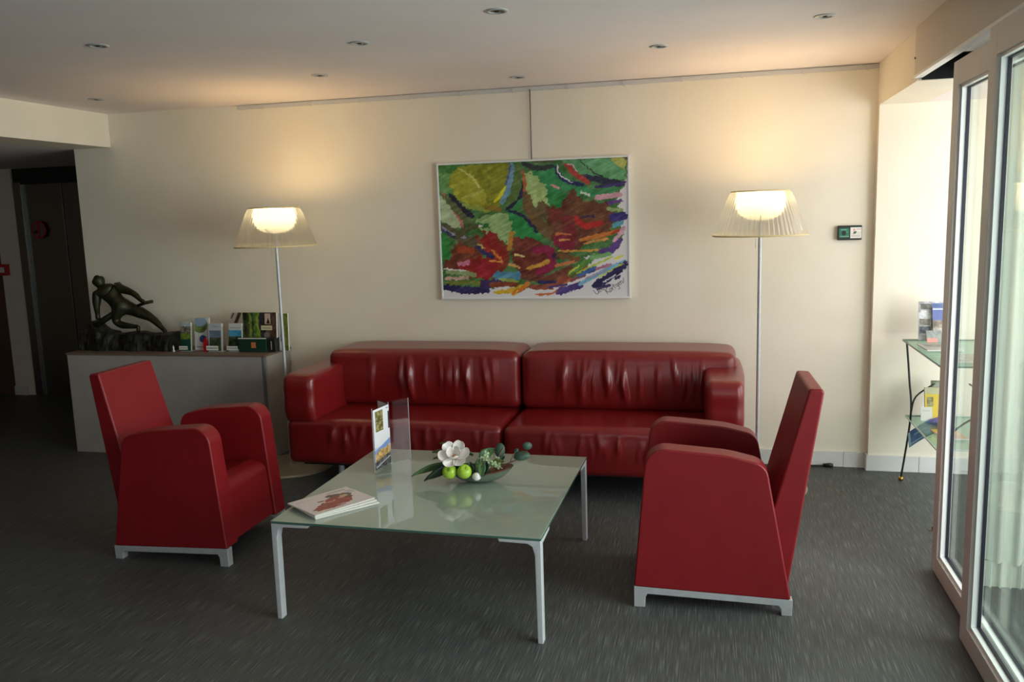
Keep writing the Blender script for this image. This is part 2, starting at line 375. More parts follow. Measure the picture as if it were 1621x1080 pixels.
# lobby wall at Y=7: brown door, light pillar, lift front
st(box('wall_lobby_end', (-9, 7.06, 0), (-4.5, 7.25, 2.33), M['wall']))
pil = st(box('wall_lobby_pillar', (-6.865, 6.97, 0), (-6.64, 7.06, 2.23), M['wall']))
box('skirting_tile', (-6.868, 6.955, 0), (-6.72, 6.97, .09), M['tile'], pil)

# baseboards of single tiles
def baseboard(name, x0, x1, y, n, h=.098):
    r = st(empty(name, (x0, y, 0)))
    box('grout', (0, -.008, 0), (x1 - x0, 0, h - .004), M['grout'], r)
    w_ = (x1 - x0) / n
    for i in range(n): box('skirting_tile', (i * w_ + .0012, -.014, 0), ((i + 1) * w_ - .0012, -.001, h), M['tile'], r, bevel=.0015)
baseboard('baseboard_back', WX - .305 * 13 - .137, WX - .137, WY, 13)
bb = st(empty('baseboard_return', (WX, 0, 0)))
box('skirting_tile', (WX - .137 - WX + .001, WY - .014, 0), (-.001, WY - .001, .098), M['tile'], bb)
box('skirting_tile', (-.014, 5.48, 0), (0, WY - .014, .1), M['tile'], bb)
baseboard('baseboard_pier', WX - .012, WX + .3 * 3, 5.49, 3, .1)

# picture rail along the top of the back wall
r = st(box('trim_picture_rail', (-3.3, WY - .012, CZ - .03), (WX, WY, CZ - .004), M['rail'], bevel=.002))
for i in range(12): box('rail_clip', (-3.1 + i * .36, WY - .018, CZ - .036), (-3.085 + i * .36, WY - .012, CZ - .006), M['rail'], r)

# valance over the sliding doors
v = st(empty('trim_door_valance', (WX, 0, 0)))
bm = bmesh.new(); add_box(bm, (-.012, -3.1, 2.25), (.0, 4.53, CZ)); bm_obj('fascia', bm, mat('fascia_paint', srgb(214, 202, 186), .6), v)
box('bottom_lip', (-.014, -3.1, 2.238), (.022, 4.53, 2.25), M['white'], v)
box('track', (.035, -3.1, 2.28), (.15, 4.1, 2.34), M['blackmetal'], v)
tube_obj('fixing_screw', [(-.016, 4.52, 2.33), (-.011, 4.52, 2.33)], .005, M['blackmetal'], v)
tr_ = st(box('trim_floor_track', (.97, -3, 0), (1.03, 4.0, .006), M['alu']))

# sliding door leaves
def leaf(name, x, y1, y0, z1, label):
    r = st(empty(name, (x, y0, 0))); D = y1 - y0; s = .083; t = .05
    def pc(n, a, b, mt=M['doorframe'], par=r, bv=.002): return box(n, a, b, mt, par, bevel=bv)
    pc('door_stile', (0, D - s, .012), (t, D, z1)); pc('door_stile', (0, 0, .012), (t, s, z1))
    pc('door_rail', (0, s, .012), (t, D - s, .09)); pc('door_rail', (0, s, z1 - .1), (t, D - s, z1))
    # glazing bead, set back from the face, then the dark gasket and the pane
    for (n, a, b, mt) in (('glazing_bead', 0, .024, M['white']), ('gasket', .024, .034, M['black'])):
        i = .0 if n == 'gasket' else 0
        wd = .012 if n == 'glazing_bead' else .016
        x0 = .012 if n == 'glazing_bead' else .032; x1 = .034 if n == 'glazing_bead' else .044
        bm = bmesh.new()
        add_box(bm, (x0, D - s - wd, .09), (x1, D - s, z1 - .1)); add_box(bm, (x0, s, .09), (x1, s + wd, z1 - .1))
        add_box(bm, (x0, s + wd, .09), (x1, D - s - wd, .09 + wd)); add_box(bm, (x0, s + wd, z1 - .1 - wd), (x1, D - s - wd, z1 - .1))
        bm_obj(n, bm, mt, r)
    pc('pane', (.038, s, .09), (.042, D - s, z1 - .1), M['pane'], r, 0)
    return r
leaf('door_1', .955, 3.97, 2.70, 2.219, '')
leaf('door_2', .905, 3.31, 1.75, 2.23, '')
leaf('door_3', .955, 1.70, .2, 2.219, '')
leaf('door_4', .905, .3, -1.3, 2.23, '')

# lift front
lf = st(empty('door_5', (-6.64, 7.0, 0)))
box('lintel', (0, -.01, 2.08), (1.95, .05, 2.23), M['darkhead'], lf)
box('door_frame', (-.0, -.02, 0), (.085, .05, 2.1), M['steel'], lf, bevel=.002)
box('door_frame', (.085, -.005, 0), (.105, .05, 2.08), mat('bright_steel_edge', srgb(170, 172, 170), .3, metal=1), lf)
box('door_panel', (.106, .01, 0), (.43, .05, 2.08), M['steel'], lf, bevel=.002)
box('door_panel', (.435, .0, 0), (.53, .05, 2.08), M['steel'], lf, bevel=.002)
box('door_panel', (.533, .015, 0), (1.1, .05, 2.08), M['steel'], lf, bevel=.002)
box('door_frame', (1.1, -.02, 0), (1.95, .05, 2.1), M['steel'], lf)
# round prohibition sign on the lift door
sg = empty('round_sign', (-6.395, 6.985, 1.64))
V, Fc = lathe([(0, .0), (.072, .0), (.072, .004), (0, .004)], 40); mesh_obj('disc', V, Fc, mat('sign_ground', srgb(120, 96, 92), .5), sg, rot=(PI / 2, 0, 0), loc=(0, .004, 0))
V, Fc = lathe([(.072, .0), (.084, .0), (.084, .006), (.072, .006), (.072, 0)], 40); mesh_obj('red_ring', V, Fc, M['redpaint'], sg, rot=(PI / 2, 0, 0), loc=(0, .004, 0))
box('slash_bar', (-.006, -.009, -.074), (.006, -.002, .074), M['redpaint'], sg)
bm = bmesh.new(); add_prism(bm, [(-.05, -.035), (-.008, -.035), (-.012, -.01), (-.022, .0), (-.03, -.008), (-.046, -.012)], 1, -.007, -.002); bm_obj('black_pictogram', bm, M['blackmetal'], sg)
for zz in (.02, .035):
    pass
tag(sg, 'round red-ringed prohibition sign on the dark steel lift door', 'sign')
# brown door far left with red edge
bd = st(empty('door_6', (-7.885, 6.99, 0)))
box('door_panel', (0, 0, 0), (1.0, .06, 2.23), M['brown'], bd); box('door_edge', (1.0, .0, 0), (1.012, .055, 2.23), M['redpaint'], bd)
hd = tube_obj('door_handle', [(.9, -.05, 1.0), (.8, -.05, 1.0)], .01, M['brass'], bd)
# fire alarm call point
ca = empty('fire_call_point', (-6.825, 6.97, 1.26))
box('housing', (-.055, -.045, -.055), (.055, 0, .055), M['redpaint'], ca, bevel=.006); box('break_glass', (-.032, -.049, -.026), (.032, -.044, .026), M['paper'], ca)
tag(ca, 'small red fire alarm call point on the pale pillar beside the lift', 'alarm box')

# ================================================================== CEILING SPOTS
spots = [(-2.751, 3.475), (-1.638, 3.868), (-.872, 3.486), (-.287, 4.505), (-2.207, 4.614), (-1.169, 5.155), (.458, 4.092), (-3.914, 4.877)]
slab = ['spotlight nearest the left ceiling edge, above the left armchair', 'spotlight left of the one at the top edge, between the two nearer rows', 'largest round spotlight at the top edge of the photo above the coffee table',
        'spotlight in front of the right floor lamp, above the sofa', 'small spotlight by the wall above the left half of the sofa', 'tiny spotlight closest to the wall, next to the picture cable',
        'spotlight at the upper right near the valance of the sliding doors', 'faintest spotlight in the left corner beside the beam']
def make_spot():
    r = empty('ceiling_spotlight')
    V, Fc = lathe([(.030, -.001), (.032, -.005), (.046, -.004), (.048, 0)], 32); mesh_obj('trim_ring', V, Fc, M['alu'], r, smooth=True)
    V, Fc = lathe([(.031, -.003), (.022, .02), (.0, .022)], 24); o = mesh_obj('reflector', [(x, y, -abs(z) * .12 - .0005) for x, y, z in V], Fc, M['lens'], r, smooth=True)
    V, Fc = lathe([(0, -.006), (.009, -.005), (.011, -.002), (.011, 0)], 16); mesh_obj('lamp_capsule', V, Fc, M['dark'], r, smooth=True)
    return r
def dup(o, loc=None, rz=None, label=None, group=None, parent=None):
    c = o.copy(); C.objects.link(c)
    if parent is not None: c.parent = parent
    if loc is not None: c.location = loc
    if rz is not None: c.rotation_euler = (0, 0, rz)
    if label: c['label'] = label
    if group: c['group'] = group
    for ch in list(o.children): dup(ch, parent=c)
    return c
sp0 = make_spot(); tag(sp0, cat='spotlight', group='recessed ceiling spotlights')
for i, (x, y) in enumerate(spots):
    o = sp0 if i == 0 else dup(sp0)
    o.location = (x, y, CZ); o['label'] = 'recessed ' + slab[i]

# ================================================================== PAINTING
pc = Pic(1022, 1080, 10)
def painting():
    W_, H_ = 1292, 913
    src = np.array([(58, 412), (950, 362), (968, 1018), (97, 1030)], float)
    P = Pic(1000, 707, 470, (226, 224, 226))
    # work in the measured sheet space: map unit square -> quad, draw there
    u = P.X / 1000; v = P.Y / 707
    P.X, P.Y = [((src[0, i] * (1 - u) + src[1, i] * u) * (1 - v) + (src[3, i] * (1 - u) + src[2, i] * u) * v) for i in (0, 1)]
    P.W = 900
    po = lambda pts, c, wp=10, var=14, seed=1, **k: P.poly(pts, c, warp=wp, seed=seed, var=var, vs=22, **k)
    sk = lambda pts, wd, c, wp=3, var=10, seed=2, **k: P.stroke(pts, wd, c, warp=wp, seed=seed, var=var, vs=14, taper=True, **k)
    po([(50, 400), (960, 350), (948, 450), (925, 500), (900, 560), (925, 620), (925, 680), (935, 720), (900, 760), (870, 800), (760, 830), (780, 900), (700, 950), (560, 975), (480, 985), (380, 960), (310, 990), (90, 985)], (74, 120, 62), 8, 22)
    po([(60, 430), (140, 450), (130, 545), (60, 530)], (108, 160, 92)); po([(60, 400), (200, 395), (150, 440), (60, 450)], (70, 130, 60))
    po([(66, 545), (110, 590), (160, 650), (180, 700), (120, 700), (70, 660)], (178, 192, 150), 4)
    sk([(78, 535), (130, 600), (170, 660), (186, 705)], 13, (196, 112, 104))
    po([(115, 460), (165, 412), (400, 392), (410, 500), (360, 590), (300, 628), (220, 600), (150, 560), (112, 500)], (140, 142, 32), 6, 22)
    po([(120, 455), (190, 425), (250, 470), (290, 540), (312, 598), (225, 598), (150, 560), (118, 500)], (168, 166, 48), 5, 18)
    sk([(165, 425), (230, 465), (262, 510)], 10, (200, 205, 120)); sk([(180, 560), (240, 540), (280, 520)], 14, (195, 200, 110), a=.6)
    sk([(180, 590), (240, 605), (310, 610)], 18, (150, 165, 70)); sk([(300, 600), (360, 610)], 26, (140, 115, 30))
    sk([(335, 575), (365, 545), (388, 505)], 16, (228, 216, 36))
    sk([(415, 398), (410, 470), (395, 530), (370, 580)], 26, (112, 152, 170)); sk([(405, 400), (400, 450), (385, 500)], 8, (80, 90, 150))
    sk([(440, 405), (440, 500), (410, 580)], 30, (96, 118, 56)); sk([(120, 545), (170, 600), (230, 642)], 26, (34, 26, 52)); sk([(100, 560), (180, 640), (230, 690)], 30, (96, 104, 62))
    sk([(468, 485), (455, 560), (395, 608)], 18, (34, 30, 60)); sk([(470, 560), (440, 600), (400, 640)], 26, (60, 140, 78))
    po([(250, 655), (380, 620), (430, 640), (445, 720), (410, 770), (330, 730), (255, 700)], (152, 182, 118), 10, 18)
    po([(400, 625), (470, 640), (540, 700), (560, 748), (450, 742), (420, 700)], (38, 138, 66), 12); sk([(250, 680), (300, 690)], 22, (40, 110, 50), wp=8); sk([(245, 685), (275, 690)], 8, (230, 210, 210), wp=4)
    sk([(405, 615), (470, 640), (540, 712)], 15, (36, 34, 70))
    po([(470, 450), (510, 430), (560, 465), (612, 525), (592, 590), (545, 615), (505, 570), (478, 520)], (166, 190, 120), 10, 16)
    sk([(466, 425), (476, 480), (478, 530)], 16, (182, 96, 56)); sk([(482, 540), (520, 640), (620, 740)], 52, (112, 84, 46)); sk([(560, 600), (640, 680)], 60, (104, 82, 48), wp=8)
    po([(505, 430), (600, 392), (700, 470), (790, 520), (920, 492), (900, 522), (790, 548), (650, 520), (605, 585), (590, 520)], (52, 140, 82), 8); po([(580, 540), (620, 520), (690, 540), (640, 590), (600, 600)], (44, 130, 62), 8)
    po([(640, 380), (880, 368), (945, 400), (942, 468), (850, 470), (760, 455), (690, 405)], (100, 162, 110), 8); po([(868, 366), (948, 362), (940, 420), (890, 395)], (176, 180, 92), 5); po([(925, 362), (950, 362), (948, 378), (930, 376)], (120, 112, 84), 2)
    sk([(620, 410), (660, 470), (745, 492)], 20, (38, 36, 92)); sk([(745, 455), (860, 475), (925, 487)], 32, (38, 40, 66)); sk([(800, 500), (870, 495), (935, 480)], 14, (60, 40, 110)); sk([(730, 378), (790, 430), (850, 462)], 7, (44, 60, 50))
    sk([(660, 395), (710, 440), (772, 482)], 24, (176, 60, 52)); sk([(625, 400), (645, 450), (700, 480)], 6, (235, 225, 225)); sk([(670, 395), (700, 405), (720, 430)], 6, (235, 190, 190)); sk([(640, 510), (600, 495)], 8, (220, 150, 150))
    sk([(465, 395), (540, 418), (605, 408)], 24, (44, 48, 50)); sk([(520, 385), (600, 385)], 16, (96, 88, 56))
    sk([(810, 550), (915, 536)], 26, (214, 160, 176)); sk([(855, 578), (918, 563)], 18, (104, 60, 140)); sk([(780, 540), (740, 525)], 10, (225, 225, 215)); sk([(790, 520), (860, 520), (930, 500)], 10, (60, 130, 70))
    po([(575, 605), (650, 585), (690, 520), (720, 520), (740, 560), (850, 575), (905, 640), (880, 700), (800, 740), (740, 790), (660, 800), (610, 760), (600, 690)], (106, 58, 32), 14, 18)
    po([(690, 560), (800, 565), (850, 600), (830, 690), (720, 700), (680, 640)], (110, 66, 34), 12, 14)
    po([(575, 598), (655, 590), (650, 660), (600, 660)], (122, 46, 34), 12); sk([(715, 640), (760, 682), (838, 668)], 28, (186, 34, 28)); sk([(745, 640), (800, 635)], 12, (60, 40, 70)); sk([(680, 660), (700, 740)], 60, (126, 30, 38), wp=8); sk([(640, 750), (690, 780)], 60, (134, 20, 54), wp=8)
    sk([(740, 748), (830, 728), (910, 705)], 22, (200, 118, 44)); sk([(760, 765), (820, 750), (870, 740)], 12, (214, 150, 80)); sk([(630, 720), (690, 725)], 10, (200, 110, 50)); sk([(640, 750), (690, 748)], 9, (214, 150, 70)); sk([(640, 800), (740, 800), (830, 795)], 10, (208, 150, 60)); sk([(885, 715), (915, 700)], 18, (190, 70, 30))
    sk([(890, 642), (932, 636)], 42, (56, 42, 122)); sk([(890, 680), (926, 668)], 20, (92, 160, 190)); sk([(865, 602), (925, 606)], 18, (150, 172, 110)); sk([(895, 752), (938, 690)], 18, (216, 164, 184)); sk([(830, 804), (880, 795), (922, 750)], 32, (92, 62, 134)); sk([(700, 660), (660, 690)], 24, (120, 52, 36))
    po([(120, 805), (180, 745), (260, 730), (300, 790), (240, 890), (140, 880)], (120, 60, 32), 12, 18); po([(95, 850), (160, 840), (170, 900), (95, 900)], (112, 50, 34), 8)
    po([(285, 715), (345, 725), (405, 790), (405, 860), (355, 920), (290, 948), (215, 925), (160, 885), (200, 850), (300, 830), (270, 760)], (148, 30, 22), 12, 16)
    po([(250, 860), (340, 850), (330, 930), (260, 930)], (158, 24, 38), 12); sk([(345, 740), (400, 800), (390, 870), (340, 930)], 22, (130, 52, 22))
    sk([(238, 770), (285, 808), (335, 832)], 18, (46, 44, 96)); sk([(240, 765), (290, 790)], 7, (200, 190, 110)); sk([(325, 800), (360, 830), (378, 860)], 12, (216, 122, 50)); sk([(320, 850), (370, 856)], 8, (226, 150, 60)); sk([(180, 800), (230, 805)], 34, (166, 70, 26), wp=8)
    sk([(170, 868), (215, 860)], 20, (214, 130, 160), wp=5)
    po([(425, 745), (520, 742), (570, 770), (622, 800), (612, 885), (540, 925), (470, 925), (428, 860)], (116, 48, 30), 12, 16); sk([(420, 720), (412, 790)], 24, (190, 130, 40)); sk([(520, 800), (600, 800), (608, 870), (545, 905)], 42, (144, 18, 66), wp=6)
    sk([(440, 820), (480, 830)], 10, (220, 200, 130)); sk([(498, 885), (555, 868), (598, 848)], 20, (214, 158, 62)); sk([(410, 868), (460, 880)], 12, (214, 160, 90)); sk([(620, 825), (680, 820)], 26, (60, 40, 72)); sk([(630, 870), (720, 850)], 16, (200, 120, 70)); sk([(650, 820), (730, 840)], 30, (116, 76, 36), wp=8)
    sk([(105, 905), (180, 905), (250, 920)], 24, (146, 162, 108)); sk([(110, 935), (210, 932)], 18, (200, 158, 140), wp=6); sk([(100, 958), (220, 955), (330, 960)], 18, (124, 132, 48)); sk([(96, 890), (200, 900)], 8, (225, 220, 215))
    sk([(85, 760), (100, 820)], 60, (52, 138, 62), wp=8); sk([(80, 690), (150, 730), (240, 770)], 46, (96, 88, 60), wp=5); sk([(80, 695), (120, 725), (205, 742)], 14, (152, 146, 166)); sk([(85, 712), (150, 745)], 14, (60, 62, 96))
    sk([(150, 740), (210, 700), (250, 690)], 30, (80, 82, 42), wp=8)
    sk([(100, 975), (200, 990), (310, 988)], 36, (44, 34, 88), wp=6); sk([(290, 965), (380, 950)], 42, (58, 36, 92), wp=6); sk([(330, 965), (440, 960)], 26, (134, 62, 32)); sk([(358, 920), (450, 922)], 42, (84, 144, 174), wp=6); sk([(370, 940), (450, 945)], 14, (150, 170, 80))
    sk([(345, 1000), (420, 992), (500, 962)], 22, (220, 178, 40)); sk([(430, 1006), (470, 985), (500, 955)], 20, (214, 118, 40)); sk([(440, 1012), (455, 990)], 8, (226, 190, 50))
    sk([(505, 970), (620, 965), (700, 905), (770, 870)], 30, (150, 72, 50), wp=6); sk([(490, 930), (600, 930), (700, 880)], 34, (118, 60, 40), wp=6); sk([(535, 1010), (620, 1000), (700, 930)], 10, (206, 110, 60)); sk([(555, 948), (625, 948)], 16, (40, 34, 90)); sk([(700, 940), (760, 915)], 16, (140, 70, 80))
    sk([(648, 995), (740, 962)], 34, (80, 62, 132), wp=5); sk([(600, 975), (680, 960)], 10, (70, 60, 130)); sk([(690, 910), (750, 870), (810, 820)], 30, (92, 142, 62), wp=6); sk([(800, 830), (870, 815)], 22, (120, 176, 110)); sk([(730, 905), (800, 870), (885, 828)], 10, (190, 206, 60)); sk([(690, 905), (740, 870)], 8, (196, 208, 70)); sk([(900, 835), (936, 820)], 9, (224, 216, 60))
    sk([(780, 898), (880, 862)], 16, (188, 122, 152)); sk([(735, 962), (830, 905), (942, 848)], 20, (128, 188, 214)); sk([(740, 915), (810, 880)], 22, (60, 96, 160), wp=5); sk([(770, 930), (860, 890)], 10, (170, 160, 190))
    sk([(808, 965), (870, 925), (945, 862)], 38, (40, 30, 84), wp=5); sk([(820, 930), (880, 890), (938, 858)], 6, (190, 200, 60)); sk([(850, 945), (905, 912)], 7, (225, 225, 232)); sk([(830, 975), (880, 960)], 16, (44, 34, 88)); sk([(905, 930), (925, 918)], 12, (40, 30, 84))
    # drag the wet paint: sample along short streaks, then bristle texture
    gx, gy = np.meshgrid(np.arange(P.nx), np.arange(P.ny))
    for amp, sc, ang, sd in ((2.5, 30, -.35, 3), (1.2, 14, -.5, 8)):
        ca_, sa_ = math.cos(ang), math.sin(ang); U = gx * ca_ + gy * sa_; Vv = -gx * sa_ + gy * ca_
        nz_ = (vnoise(U / sc, Vv / (sc * .16), sd) - .5) * 2 * amp
        sx_ = np.clip(gx + nz_ * ca_, 0, P.nx - 1).astype(int); sy_ = np.clip(gy + nz_ * sa_, 0, P.ny - 1).astype(int); P.img = P.img[sy_, sx_]
    U = gx * .9 - gy * .43; Vv = gx * .43 + gy * .9; br = (vnoise(U / 22, Vv / 2.2, 4) - .5) * 26 + (vnoise(U / 60, Vv / 5, 6) - .5) * 22
    dk = (P.img.mean(-1) < 205)[..., None]; P.img = np.clip(P.img + br[..., None] * dk, 0, 255)
    # signature, pencil grey
    ink = (92, 88, 92)
    def word(x, y, s, strokes):
        ca_, sa_ = math.cos(-.66), math.sin(-.66)
        for st_ in strokes: P.stroke([(x + s * (a * ca_ - b_ * sa_), y + s * (a * sa_ + b_ * ca_)) for a, b_ in st_], 3.0, ink, a=.85)
    word(822, 1008, 1.0, [[(0, -24), (0, -4), (8, 0), (14, -6), (14, -22)], [(14, -22), (16, 0)], [(24, -26), (22, -2), (26, 0)], [(18, -16), (30, -18)], [(31, -8), (38, -10), (36, -16), (31, -10), (33, -1), (40, -2)]])
    word(872, 1004, 1.0, [[(0, -28), (0, 0)], [(14, -26), (2, -14), (16, 2)], [(20, -14), (17, -6), (22, 0), (28, -8), (22, -14)], [(31, -14), (32, 0)], [(32, -10), (38, -14)], [(44, -24), (43, 0)], [(39, -15), (50, -16)],
                          [(60, -12), (53, -12), (54, -2), (61, -4)], [(61, -12), (60, 10), (52, 12)], [(66, -6), (72, -10), (68, -14), (65, -5), (72, 0)], [(76, -14), (77, 0)], [(77, -10), (83, -14), (85, 0)], [(88, 0), (100, -18)]])
    return P
pt = empty('abstract_painting', (-1.186, 5.535, 1.545))
P = painting(); P.X, P.Y = np.meshgrid(np.linspace(0, 1000, P.nx), np.linspace(0, 707, P.ny)); P.W = 1000; P.H = 707
hw, hh = .640, .452
P.sheet('canvas', [(-hw + .004, -.012, hh - .004), (hw - .004, -.012, hh - .004), (hw - .004, -.012, -hh + .004), (-hw + .004, -.012, -hh + .004)], M['canvas'], pt)
box('backing_board', (-hw, -.01, -hh), (hw, .01, hh), M['paper'], pt)
for (a, b) in (((-hw - .006, -.018, hh - .006), (hw + .006, .012, hh + .006)), ((-hw - .006, -.018, -hh - .006), (hw + .006, .012, -hh + .006)), ((-hw - .006, -.018, -hh + .006), (-hw + .006, .012, hh - .006)), ((hw - .006, -.018, -hh + .006), (hw + .006, .012, hh - .006))):
    box('frame_strip', a, b, M['white'], pt, bevel=.0015)
tag(pt, 'large abstract painting in green, yellow and red in a thin white frame above the sofa', 'painting')
tag(tube_obj('picture_cable', [(-1.18, 5.535, CZ - .02), (-1.18, 5.535, 2.0)], .0035, mat('grey_steel_cable', srgb(96, 92, 86), .4, metal=.3)), 'thin dark picture cable hanging from the ceiling rail down to the painting', 'cable')

# wall device
dv = empty('wall_control_box', (.790, WY, 1.479))
box('housing', (-.069, -.03, -.044), (.069, 0, .044), M['blackmetal'], dv, bevel=.003)
pp = Pic(60, 50, 40, (40, 110, 84)); pp.ell(28, 26, 13, 14, (18, 34, 32)); pp.stroke([(14, 8), (44, 8)], 3, (150, 190, 170)); pp.stroke([(8, 44), (56, 44)], 3, (150, 190, 170)); pp.rect(44, 18, 50, 24, (90, 170, 140))
pp.sheet('green_dial_panel', [(-.062, -.0312, .028), (-.003, -.0312, .028), (-.003, -.0312, -.028), (-.062, -.0312, -.028)], M['print'], dv)
pp = Pic(64, 64, 48, (226, 222, 212)); pp.ell(22, 15, 6, 5, (222, 130, 130)); scribble(pp, 36, 8, 24, 8, (190, 90, 90), seed=3); pp.ell(26, 30, 9, 7, (90, 100, 90)); pp.stroke([(18, 38), (34, 24)], 3, (40, 60, 50))
scribble(pp, 6, 48, 50, 6, (60, 60, 58), seed=4); scribble(pp, 6, 38, 26, 4, (130, 120, 120), seed=5); pp.stroke([(36, 30), (60, 30)], 1.5, (120, 140, 130)); pp.stroke([(36, 40), (60, 40)], 1.5, (150, 150, 150))
pp.sheet('white_notice_panel', [(.003, -.0312, .033), (.066, -.0312, .033), (.066, -.0312, -.033), (.003, -.0312, -.033)], M['print'], dv)
tag(dv, 'small black wall box with green and white panels right of the right lamp', 'control box')

# ================================================================== FLOOR LAMPS
def make_lamp():
    r = empty('floor_lamp')
    V, Fc = lathe([(0, 0), (.285, 0), (.29, .003), (.288, .008), (.25, .011), (.03, .014), (.018, .022), (.0105, .05)], 64); mesh_obj('base', V, Fc, mat('sand_grey_base', srgb(158, 148, 128), .35, metal=.2), r, smooth=True)
    V, Fc = lathe([(.0105, .03), (.0105, 1.56)], 20); mesh_obj('pole', V, Fc, M['alu'], r, smooth=True)
    # ribbed outer shade
    n = 240; V = []; Fc = []; prof = [(.262, 1.492), (.252, 1.515), (.240, 1.55), (.222, 1.60), (.202, 1.65), (.182, 1.70), (.168, 1.728), (.158, 1.738)]
    for (rr, z) in prof:
        for k in range(n):
            a = 2 * PI * k / n; q = rr + (.0013 if k % 4 < 2 else -.0013); V.append((q * math.cos(a), q * math.sin(a), z))
    for i in range(len(prof) - 1):
        for k in range(n): Fc.append((i * n + k, i * n + (k + 1) % n, (i + 1) * n + (k + 1) % n, (i + 1) * n + k))
    mesh_obj('lamp_shade', V, Fc, M['shade'], r, smooth=False)
    V, Fc = lathe([(.255, 1.488), (.266, 1.488), (.267, 1.496), (.256, 1.497), (.255, 1.488)], 64); mesh_obj('shade_rim', V, Fc, M['rim'], r, smooth=True)
    V, Fc = lathe([(.154, 1.735), (.163, 1.735), (.164, 1.742), (.155, 1.743), (.154, 1.735)], 64); mesh_obj('shade_rim', V, Fc, M['rim'], r, smooth=True)
    V, Fc = lathe([(.128, 1.728), (.134, 1.69), (.130, 1.645), (.110, 1.605), (.07, 1.580), (.0, 1.570)], 40); mesh_obj('diffuser', V, Fc, M['diffuser'], r, smooth=True)
    V, Fc = lathe([(0, 1.59), (.022, 1.593), (.032, 1.61), (.034, 1.625), (.026, 1.645), (.0, 1.655)], 20); mesh_obj('bulb', V, Fc, M['bulb'], r, smooth=True)
    for k in range(3):
        a = k * 2 * PI / 3 + .5; tube_obj('shade_arm', [(.01 * math.cos(a), .01 * math.sin(a), 1.56), (.12 * math.cos(a), .12 * math.sin(a), 1.60)], .003, M['alu'], r)
    tube_obj('pull_chain', [(-.025, -.02, 1.50), (-.025, -.02, 1.42)], .0016, M['alu'], r)
    l = bpy.data.lights.new('lamp_bulb', 'POINT'); l.energy = 2.5; l.color = (1, .74, .47); l.shadow_soft_size = .05
    lo = bpy.data.objects.new('lamp_bulb', l); C.objects.link(lo); lo.parent = r; lo.location = (0, 0, 1.688)
    return r
lamp = make_lamp(); lamp.location = (-2.802, 5.06, 0)
tag(lamp, 'lit floor lamp with ribbed glass shade standing between the grey counter and the sofa', 'floor lamp', 'floor lamps beside the sofa')
lamp2 = dup(lamp, (.243, 5.06, 0), 0, 'lit floor lamp with ribbed glass shade rising behind the right armchair, right of the sofa')

# ================================================================== SOFA
sofa = empty('sofa', (-1.215, 5.05, 0)); SX, SY = -1.215, 5.05
def swr(seed, n, amp, x0, x1, zlo, zhi, face=1):
    rnd = random.Random(seed); W_ = [(rnd.uniform(x0, x1), rnd.uniform(.007, .016), rnd.uniform(.35, 1) * amp, rnd.uniform(-.10, .10), rnd.uniform(-.12, .12), rnd.uniform(0, 6)) for _ in range(n)]
    def f(Q, P_, N_):
        d = np.zeros(len(P_)); z = (P_[:, 2] - zlo) / (zhi - zlo); front = np.clip(-N_[:, 1], 0, 1)
        for (xc, s, a, sl, zc, ph) in W_:
            xx = xc + sl * (z - .5) * .3 + .006 * np.sin(z * 7 + ph)
            d += a * np.exp(-((P_[:, 0] - xx) / s) ** 2) * np.exp(-((z - .5 - zc) / .27) ** 2)
        return d * front
    return f
def puff(Q, a): return a * (1 - Q[:, 0] ** 2) * (1 - Q[:, 2] ** 2)
def back_disp(seed, x0, x1):
    wr = swr(seed, 26, .018, x0 + .1, x1 - .06, .45, .80)
    def f(Q, P_, N_): return wr(Q, P_, N_) + np.clip(-N_[:, 1], 0, 1) * .028 * (1 - Q[:, 0] ** 4) * (1 - Q[:, 2] ** 2) + np.clip(N_[:, 2], 0, 1) * .016 * (1 - Q[:, 0] ** 6)
    return f
def loc(o): 
    for v in o.data.vertices: v.co -= Vector((SX, SY, 0))
    return o
LM = M['leather']
loc(rbox('back_cushion', (-2.50, 5.08, .43), (-1.196, 5.50, .792), .052, LM, sofa, .012, back_disp(3, -2.3, -1.2)))
loc(rbox('back_cushion', (-1.188, 5.08, .43), (.122, 5.50, .792), .052, LM, sofa, .012, back_disp(8, -1.1, -.02)))
def seat_disp(seed, x0, x1):
    wr = swr(seed, 22, .013, x0, x1, .22, .44)
    def f(Q, P_, N_): return wr(Q, P_, N_) + np.clip(N_[:, 2], 0, 1) * .016 * (1 - Q[:, 0] ** 4) + np.clip(-N_[:, 1], 0, 1) * .012 * (1 - Q[:, 2] ** 2) * (1 - Q[:, 0] ** 8)
    return f
loc(rbox('seat_cushion', (-2.598, 4.65, .15), (-1.212, 5.46, .425), .042, LM, sofa, .014, seat_disp(5, -2.3, -1.3)))
loc(rbox('seat_cushion', (-1.204, 4.635, .15), (.150, 5.46, .425), .042, LM, sofa, .014, seat_disp(6, -1.0, .0)))
def arm_disp(Q, P_, N_):
    return .014 * (1 - Q[:, 1] ** 2) * (np.abs(N_[:, 0])) + .010 * np.sin(P_[:, 2] * 42 + P_[:, 1] * 8) * np.clip(-N_[:, 1], 0, 1) * .35 + np.clip(-N_[:, 1], 0, 1) * .016 * (1 - Q[:, 2] ** 2) + np.clip(N_[:, 2], 0, 1) * .008
loc(rbox('arm_cushion', (-2.60, 4.65, .405), (-2.40, 5.49, .708), .038, LM, sofa, .016, arm_disp))
loc(rbox('arm_cushion', (-.05, 4.65, .405), (.15, 5.49, .708), .038, LM, sofa, .016, arm_disp))
loc(box('frame', (-2.54, 4.75, .12), (.11, 5.44, .17), M['blackmetal'], sofa))
